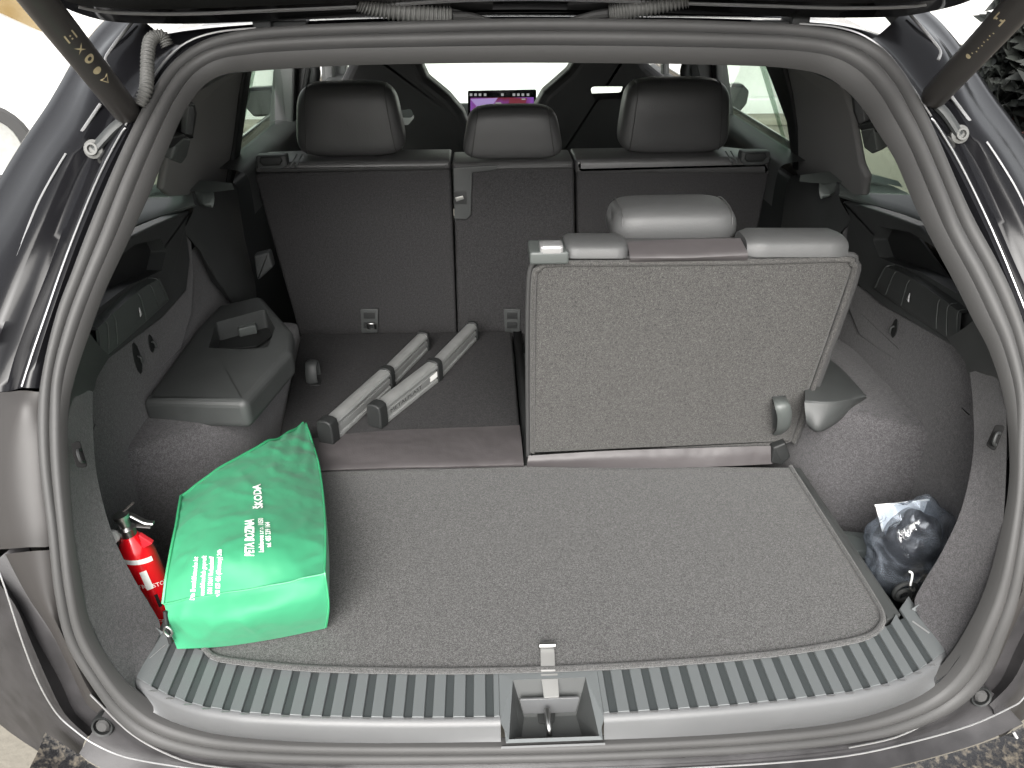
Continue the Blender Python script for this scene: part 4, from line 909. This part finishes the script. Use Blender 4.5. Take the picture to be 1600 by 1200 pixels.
# print: find the bag point under a layout position
def projP(P): q=np.array(P)-CAM; zz=q@Fw; return 800+FPX*(q@Rt)/zz,600-FPX*(q@Uv)/zz
PG=[[projP(v) for v in r] for r in tG]
flatp=[(PG[i][j][0],PG[i][j][1],i,j) for i in range(len(tG)) for j in range(nC)]
fa=np.array([(a,b) for a,b,_,_ in flatp])
def onbag(px,py):
    k=int(np.argmin(((fa-(px,py))**2).sum(1))); i,j=flatp[k][2:]
    i=min(max(i,1),len(tG)-2); j=min(max(j,1),nC-2)
    # local bilinear (tangent) solve
    p0=np.array(PG[i][j]); du=(np.array(PG[i][j+1])-np.array(PG[i][j-1]))/2; dv=(np.array(PG[i+1][j])-np.array(PG[i-1][j]))/2
    s=np.linalg.solve(np.array([du,dv]).T,np.array((px,py))-p0)
    V=tG[i][j]+(tG[i][j+1]-tG[i][j-1])/2*s[0]+(tG[i+1][j]-tG[i-1][j])/2*s[1]
    return V+Vector((0,0,.0022))
def bagtext(s,x0,y0,x1,y1,h,bold=.0):
    """baseline runs from (x0,y0) to (x1,y1); letters point to the left"""
    c=D.curves.new('t','FONT'); c.body=s; o=D.objects.new('t',c); COL.objects.link(o); bpy.context.view_layer.update(); wd=o.dimensions.x; D.objects.remove(o,do_unlink=True)
    dx,dy=(x1-x0)/wd,(y1-y0)/wd; Ln=math.hypot(x1-x0,y1-y0); nx,ny=(y1-y0)/Ln,-(x1-x0)/Ln   # up direction of the letters
    f=lambda u,v:onbag(x0+dx*u+nx*v*h/.7,y0+dy*u+ny*v*h/.7)
    return text('printed_text',s,'white_print',bagT,f,ext=bold)
bagtext('ŠKODA',409,777,405,740,12,.03)
bagtext('PETA BOZINA',397,842,397,785,14,.03)
bagtext('Ladislavova s.r.o. 1050',412,838,411,785,8,.015)
bagtext('tel. 455 239 164',423,837,421,798,8,.015)
bagtext('Die Erstehilfetasche ist',307,906,313,839,7,.02)
bagtext('ausschliesslich gepruft',321,903,325,838,7,.02)
bagtext('DIN 13164 Verbandstoff',333,901,336,843,7,.02)
bagtext('+420 123 456 (Germany) 24h',345,899,349,823,7,.02)

# ============================================================ fire extinguisher
fx=thing('fire_extinguisher','small red fire extinguisher strapped upright in the left side bin','fire extinguisher',(-.585,.17,-.12))
e0=Vector((-.5680,.172,-.118)); e1=U(200,838,y=.172)+Vector((.0,.004,0)); ax=(e1-e0).normalized(); H=(e1-e0).length; R_=.0255
lathe('cylinder',[(R_*.8,0),(R_,.006),(R_,H*.80),(R_*.97,H*.86),(R_*.82,H*.93),(R_*.55,H*.98),(R_*.45,H)],'red_paint',fx,e0,ax,n=32,autos=60)
vw=(Vector(CAM)-e0); vw=(vw-ax*vw.dot(ax)).normalized(); sd2=vw.cross(ax)
if sd2.x<0: sd2=-sd2
def onX(u,v,rr=R_*1.012):
    a=v/rr; return e0+ax*u+(vw*math.cos(a)+sd2*math.sin(a))*rr
def band(name,u0,u1,v0,v1,mt,rr=R_*1.012,slope=0):
    rows=[[onX(u0+(u1-u0)*i/3+slope*(v0+(v1-v0)*j/12),v0+(v1-v0)*j/12,rr) for j in range(13)] for i in range(4)]
    return grid(name,rows,mt,fx,lin=True)
band('holding_strap',H*.50,H*.60,-.125,.125,'plastic_dark',R_*1.03)
band('label',H*.84,H*.875,-.030,.016,'white_print',slope=-.3)
band('label',H*.65,H*.79,-.008,.0015,'white_print')  # narrow white streak, the cylinder's highlight painted on
text('label_text','PYROSTOP',"white_print",fx,lambda u,v:onX(H*.655+v*.010-.35*(u*.0095),u*.0095-.0,R_*1.016),align='CENTER')
text('label_text','CE 2 kg',"white_print",fx,lambda u,v:onX(H*.38+v*.007-.35*(u*.0075),u*.0075,R_*1.016),align='CENTER')
tp_=e1
lathe('valve',[(.011,0),(.012,.012),(.008,.016),(.008,.028),(.011,.03),(.011,.036)],'steel',fx,tp_,ax)
g=lambda px,py,y=.185:U(px,py,y=y)
tube('handle',[g(180,806),g(200,803),g(225,815),g(240,817)],.0045,'steel',fx,sub=3,flat=.5)
tube('handle',[g(182,808),g(192,800),g(208,786)],.0032,'strut_paint',fx,sub=3,flat=.6)
tube('lever',[g(182,814),g(202,820),g(236,823)],.004,'strut_paint',fx,sub=3,flat=.5)
tube('pin_ring',[g(204,820),g(209,829),g(203,837),g(195,830)],.002,'red_plastic',fx,sub=5)
lathe('gauge',[(.010,0),(.010,.008),(.0,.008)],'white_print',fx,g(177,838,.17),Vector((0,-1,.4)))
tube('hose',[g(196,832),g(214,842,.19),g(230,856,.19),g(247,880,.185),g(252,915,.18),g(250,950,.18)],.006,'plastic_dark',fx,sub=5)
slab('hose_clip',[g(216,836,.165),g(238,850,.165),g(222,858,.165)],.008,'red_plastic',fx,.001,.001)

# ============================================================ aluminium bars
def bar(pts,label,sticker=False):
    """pts: three base centre points at the foot of the bar; two profile lengths joined by a sleeve"""
    t=thing('aluminium_bar',label,'bar',pts[0],group='aluminium bars on the folded seat')
    def prof(h,w,sc=1):
        # rounded head, waist with grooves, foot
        P=[(-w,0),(w,0),(w*1.0,h*.14),(w*.78,h*.2),(w*.78,h*.30),(w*.95,h*.34),(w*.95,h*.56),(w*.72,h*.60),(w*.72,h*.66),(w*1.05,h*.72),(w*1.1,h*.82),(w*.9,h*.94),(w*.4,h),(-w*.4,h),(-w*.9,h*.94),(-w*1.1,h*.82),(-w*1.05,h*.72),(-w*.72,h*.66),(-w*.72,h*.60),(-w*.95,h*.56),(-w*.95,h*.34),(-w*.78,h*.3),(-w*.78,h*.2),(-w*1.0,h*.14)]
        return P
    def ext(name,a,b,P,mt,**k):
        d=(b-a); fwd=d.normalized(); s=fwd.cross(Vector((0,0,1))).normalized(); up=s.cross(fwd); n=len(P)
        vs=[a+s*x+up*z for x,z in P]+[b+s*x+up*z for x,z in P]
        fs=[(i,(i+1)%n,n+(i+1)%n,n+i) for i in range(n)]+[tuple(range(n))[::-1],tuple(range(n,2*n))]
        return mesh(name,vs,fs,mt,t,autos=30,**k)
    a,b,c=pts; h,w=.046,.0135
    d1=(b-a).normalized(); d2=(c-b).normalized()
    ext('bar_section',a+d1*.012,b,prof(h,w),'aluminium'); ext('bar_section',b,c,prof(h*.93,w*.92),'aluminium')
    cap=[(-w*1.15,-.001),(w*1.15,-.001),(w*1.2,h*.3),(w*1.2,h*.75),(w*1.05,h*.98),(w*.5,h*1.06),(-w*.5,h*1.06),(-w*1.05,h*.98),(-w*1.2,h*.75),(-w*1.2,h*.3)]
    def capo(name,p,d,L_,sc=1):
        o=ext(name,p,p+d*L_,[(x*sc,z*sc) for x,z in cap],'plastic_dark')
        md=o.modifiers.new('b','BEVEL'); md.width=.003; md.segments=3; md.limit_method='ANGLE'
    capo('end_cap',a-d1*.010,d1,.026,1.06); capo('joint_sleeve',b-d1*.010,d1,.02,1.02); capo('end_cap',c-d2*.004,d2,.012,.96)
    if sticker:
        s=d1.cross(Vector((0,0,1))).normalized()
        f=lambda u,v:a+d1*(.028+u*.020)+s*(w*.985)+Vector((0,0,h*.36+v*.011))
        # the side that faces the camera
        if (Vector(CAM)-a).dot(s)<0: f=lambda u,v:a+d1*(.028+u*.020)-s*(w*.985)+Vector((0,0,h*.36+v*.011))
        o=text('printed_text','METALPLAST','plastic_dark',t,f,align='LEFT')
        P0=f(7.4,-.25);P1=f(8.8,-.25);P2=f(8.8,.95);P3=f(7.4,.95); mesh('sticker',[P0,P1,P2,P3],[(0,1,2,3)],'white_print',t,smooth=False)
bar([U(514,690,z=.024),U(606,604,z=.024),U(662,546,z=.024)],'jointed aluminium bar nearest the wheel arch, touching the tip of the green bag')
bar([U(590,664,z=.024),U(680,592,z=.024),U(738,530,z=.024)],'jointed aluminium bar with black lettering on its side, nearer the raised seat',True)

# ============================================================ clear plastic bag with a black pouch inside
pb=thing('plastic_bag','crumpled clear plastic bag wedged in the right side bin','plastic bag',(.58,.25,-.12))
def blob(name,c,rx,ry,rz,mt,parent,amp=.15,fr_=12,seed=0,n1=26,n2=36,ridge=0,tilt=0):
    vs=[];fs=[]
    for i in range(n1+1):
        u=-PI/2+PI*i/n1
        for j in range(n2):
            v=2*PI*j/n2; d=Vector((math.cos(u)*math.cos(v),math.cos(u)*math.sin(v),math.sin(u)))
            p=Vector((d.x*rx,d.y*ry,d.z*rz)); s=1+amp*noise.noise(d*2.2+Vector((seed,0,0)))+ridge*(abs(noise.noise(d*5+Vector((0,seed,0))))-.2)
            vs.append(Vector(c)+p*s)
    for i in range(n1):
        for j in range(n2): fs.append((i*n2+j,i*n2+(j+1)%n2,(i+1)*n2+(j+1)%n2,(i+1)*n2+j))
    return mesh(name,vs,fs,mt,parent,autos=180)
c1=U(1432,872,y=.22); c2=U(1418,905,y=.19)
blob('bag_film',c1+Vector((0,.02,0)),.070,.060,.094,'clear_film',pb,.16,seed=4,ridge=.05,n1=44,n2=64)
lb=[[U(1372,790,y=.27),U(1412,785,y=.27),U(1452,781,y=.27)],[U(1378,815,y=.26),U(1414,812,y=.25),U(1468,812,y=.25)],[U(1386,850,y=.25),U(1418,845,y=.235),U(1482,850,y=.245)]]
grid('bag_film',lb,'clear_film',pb,sub=(6,8),disp=lambda v:v+Vector((0,.006*noise.noise(v*40),0)))
slab('paper_slip',[U(1368,791,y=.275),U(1450,782,y=.275),U(1440,810,y=.272),U(1384,850,y=.268)],.001,'white_print',pb,0,.001,label='white paper slip')
tube('film_rim',[U(1367,790,y=.272),U(1410,786,y=.272),U(1452,781,y=.272)],.0018,'white_print',pb,n=6)
pc=thing('black_pouch','black rolled-up kit inside the clear plastic bag','pouch',(.58,.25,-.12))
blob('pouch_body',c1+Vector((.004,.03,-.004)),.050,.045,.072,'black_gloss',pc,.14,seed=9,ridge=.03)
for k,(px,py,r_) in enumerate(((1415,925,.018),(1412,930,.010))):
    c=U(px,py,y=.155-.004*k); tube('coiled_cable',[c+Vector((r_*math.cos(a),-.01*math.sin(a)*0,r_*math.sin(a))) for a in [2*PI*q/12 for q in range(12)]],.0034,'plastic_dark',pc,n=8,sub=3,closed=True)
c=U(1421,893,y=.15); tube('pouch_zip',[c,c+Vector((.006,.0,-.006)),c+Vector((.010,.002,-.03))],.0016,'white_print',pc,sub=4)

# ============================================================ surroundings
def struct(o): o['kind']='structure'; return o
gz_=-.75
struct(mesh('ground',[(-90,-60,gz_),(90,-60,gz_),(90,120,gz_),(-90,120,gz_)],[(0,1,2,3)],'concrete',None,smooth=False))
# ochre wall far left
wl=thing('boundary_wall','ochre rendered wall beyond the parked white car on the left','wall',(-9,12.3,gz_))
box('wall_body',(-9,12.4,gz_+1.3),(14,.3,2.6),'ochre_render',wl,.02); box('wall_coping',(-9,12.4,gz_+2.65),(14.1,.4,.1),'concrete',wl,.02); box('wall_post',(-5.4,12.15,gz_+1.4),(.4,.3,2.8),'ochre_render',wl,.02)
# parked white cars (simple but shaped)
def white_car(loc,rz,label,van=False):
    t=thing('white_van' if van else 'white_car',label,'van' if van else 'car',(0,0,0))
    if van: P=[(-2.6,.35),(-2.6,2.05),(-2.4,2.25),(1.4,2.25),(1.9,2.05),(2.3,1.25),(2.95,1.05),(3.05,.5),(3.0,.3)]; Wd=1.0
    else: P=[(-2.2,.35),(-2.25,.85),(-2.1,1.1),(-1.6,1.42),(.3,1.45),(1.15,1.0),(2.0,.86),(2.2,.65),(2.22,.35),(2.1,.22)]; Wd=.9
    P2=rounded([Vector(p) for p in P],.12,5); N=len(P2); vs=[];fs=[]
    prof=[(-Wd+.0,.93),(-Wd+.04,.98),(-Wd+.16,1.0),(Wd-.16,1.0),(Wd-.04,.98),(Wd,.93)]
    cx=sum(p.x for p in P2)/N; cz=sum(p.y for p in P2)/N
    for y,s in prof:
        for p in P2: vs.append(Vector((cx+(p.x-cx)*s,y+( -1 if y<0 else 1)*-.12*max(0,(p.y-1.0))*(1 if not van else .5),cz+(p.y-cz)*s)))
    for i in range(len(prof)-1):
        for j in range(N): fs.append((i*N+j,i*N+(j+1)%N,(i+1)*N+(j+1)%N,(i+1)*N+j))
    fs.append(tuple(range(N))); fs.append(tuple((len(prof)-1)*N+j for j in range(N))[::-1])
    mesh('body',vs,fs,'white_paint',t,autos=35)
    for s in (-1,1):
        for x in ((-1.6,1.9) if van else (-1.35,1.35)):
            w_=lathe('wheel',[(.30,-.1),(.33,-.07),(.33,.07),(.30,.1),(.22,.1),(.20,.07)],'tyre',t,(x,s*(Wd-.08),.33),(0,s,0),n=28)
            lathe('rim',[(.20,0),(.21,.012),(.17,.006),(.05,.01),(0,.012)],'aluminium',w_,(x,s*(Wd+.0),.33),(0,s,0),n=20)
            lathe('wheel_arch',[(.40,-.02),(.40,.008),(.34,.008)],'plastic_dark',t,(x,s*(Wd-.03),.36),(0,s,0),n=28)
        if not van:
            slab('side_window',[(-1.5,s*(Wd-.02),.92),(.9,s*(Wd-.02),.92),(.25,s*(Wd-.06),1.32),(-1.3,s*(Wd-.06),1.32)],.02,'black_gloss',t,.004,.05,toward=(0,s,0))
            slab('headlamp',[(1.75,s*(Wd-.02),.62),(2.05,s*(Wd-.05),.62),(2.1,s*(Wd-.06),.76),(1.7,s*(Wd-.02),.80)],.03,'steel',t,.01,.04,toward=(0,s,0))
            box('door_handle',(-.2,s*(Wd+.005),.82),(.2,.03,.03),'white_paint',t,.008)
        else:
            box('body_moulding',(.0,s*(Wd+.01),.85),(5.0,.03,.05),'white_paint',t,.01)
            slab('side_window',[(1.0,s*(Wd-.0),1.3),(1.95,s*(Wd-.0),1.3),(1.65,s*(Wd-.04),1.85),(1.0,s*(Wd-.04),1.85)],.02,'black_gloss',t,.004,.05,toward=(0,s,0))
    if not van: slab('windscreen',[(1.08,-.7,1.03),(1.08,.7,1.03),(.42,.6,1.38),(.42,-.6,1.38)],.02,'black_gloss',t,.004,.05,toward=(1,0,1))
    t.location=loc; t.rotation_euler=(0,0,rz); return t
white_car((-5.2,6.25,gz_),math.radians(3),'white hatchback parked side-on beyond the left rear pillar')
ww=thing('white_wall','long white rendered wall with a low ledge, seen through the windscreen and the right windows','wall',(1.2,8.2,gz_))
box('wall_body',(1.3,8.35,gz_+1.35),(11.6,.3,2.7),'white_paint',ww,.02)
box('wall_ledge',(1.3,8.17,gz_+.74),(11.62,.08,.05),'white_paint',ww,.01)
box('wall_plinth',(1.3,8.12,gz_+.1),(11.7,.16,.2),'white_paint',ww,.02)
box('wall_kerb',(1.2,7.7,gz_+.04),(12.2,.3,.08),'concrete',ww,.02)
# dark shrub right
sh=thing('shrub','dark leafy shrub with reddish lower leaves beside the right rear pillar','shrub',(2.6,1.9,gz_))
def leaves(name,mt,cen,rad,n,size,parent,seed,mn=-.7):
    rnd=random.Random(seed); vs=[];fs=[]
    for _ in range(n):
        while True:
            p=Vector((rnd.uniform(-1,1),rnd.uniform(-1,1),rnd.uniform(-1,1)))
            if .25<p.length<1: break
        p*=1+.35*noise.noise(p*3); P=Vector(cen)+Vector((p.x*rad[0],p.y*rad[1],p.z*rad[2]))
        a=Vector((rnd.gauss(0,1),rnd.gauss(0,1),rnd.gauss(0,1))).normalized(); b=a.orthogonal().normalized(); s=size*rnd.uniform(.6,1.3); k=len(vs)
        vs+=[P-a*s,P+b*s*.4,P+a*s,P-b*s*.4]; fs.append((k,k+1,k+2,k+3))
    me=D.meshes.new(name); off=woff(parent); me.from_pydata([tuple(v-off) for v in vs],[],fs); return link(name,me,mt,parent,smooth=False)
sc0=U(1590,110,y=1.9)+Vector((.20,0,0))
leaves('crown','leaf',sc0+Vector((.25,0,.05)),(.46,.42,.5),20000,.05,sh,1)
leaves('crown','leaf_red',sc0+Vector((.22,-.05,-.28)),(.40,.38,.24),4000,.035,sh,2)
tube('trunk',[Vector((sc0.x+.25,1.9,gz_)),sc0+Vector((.22,.03,-.5)),sc0+Vector((.26,0,0))],.03,'bark',sh,sub=4,rf=lambda t:.04*(1-.7*t))
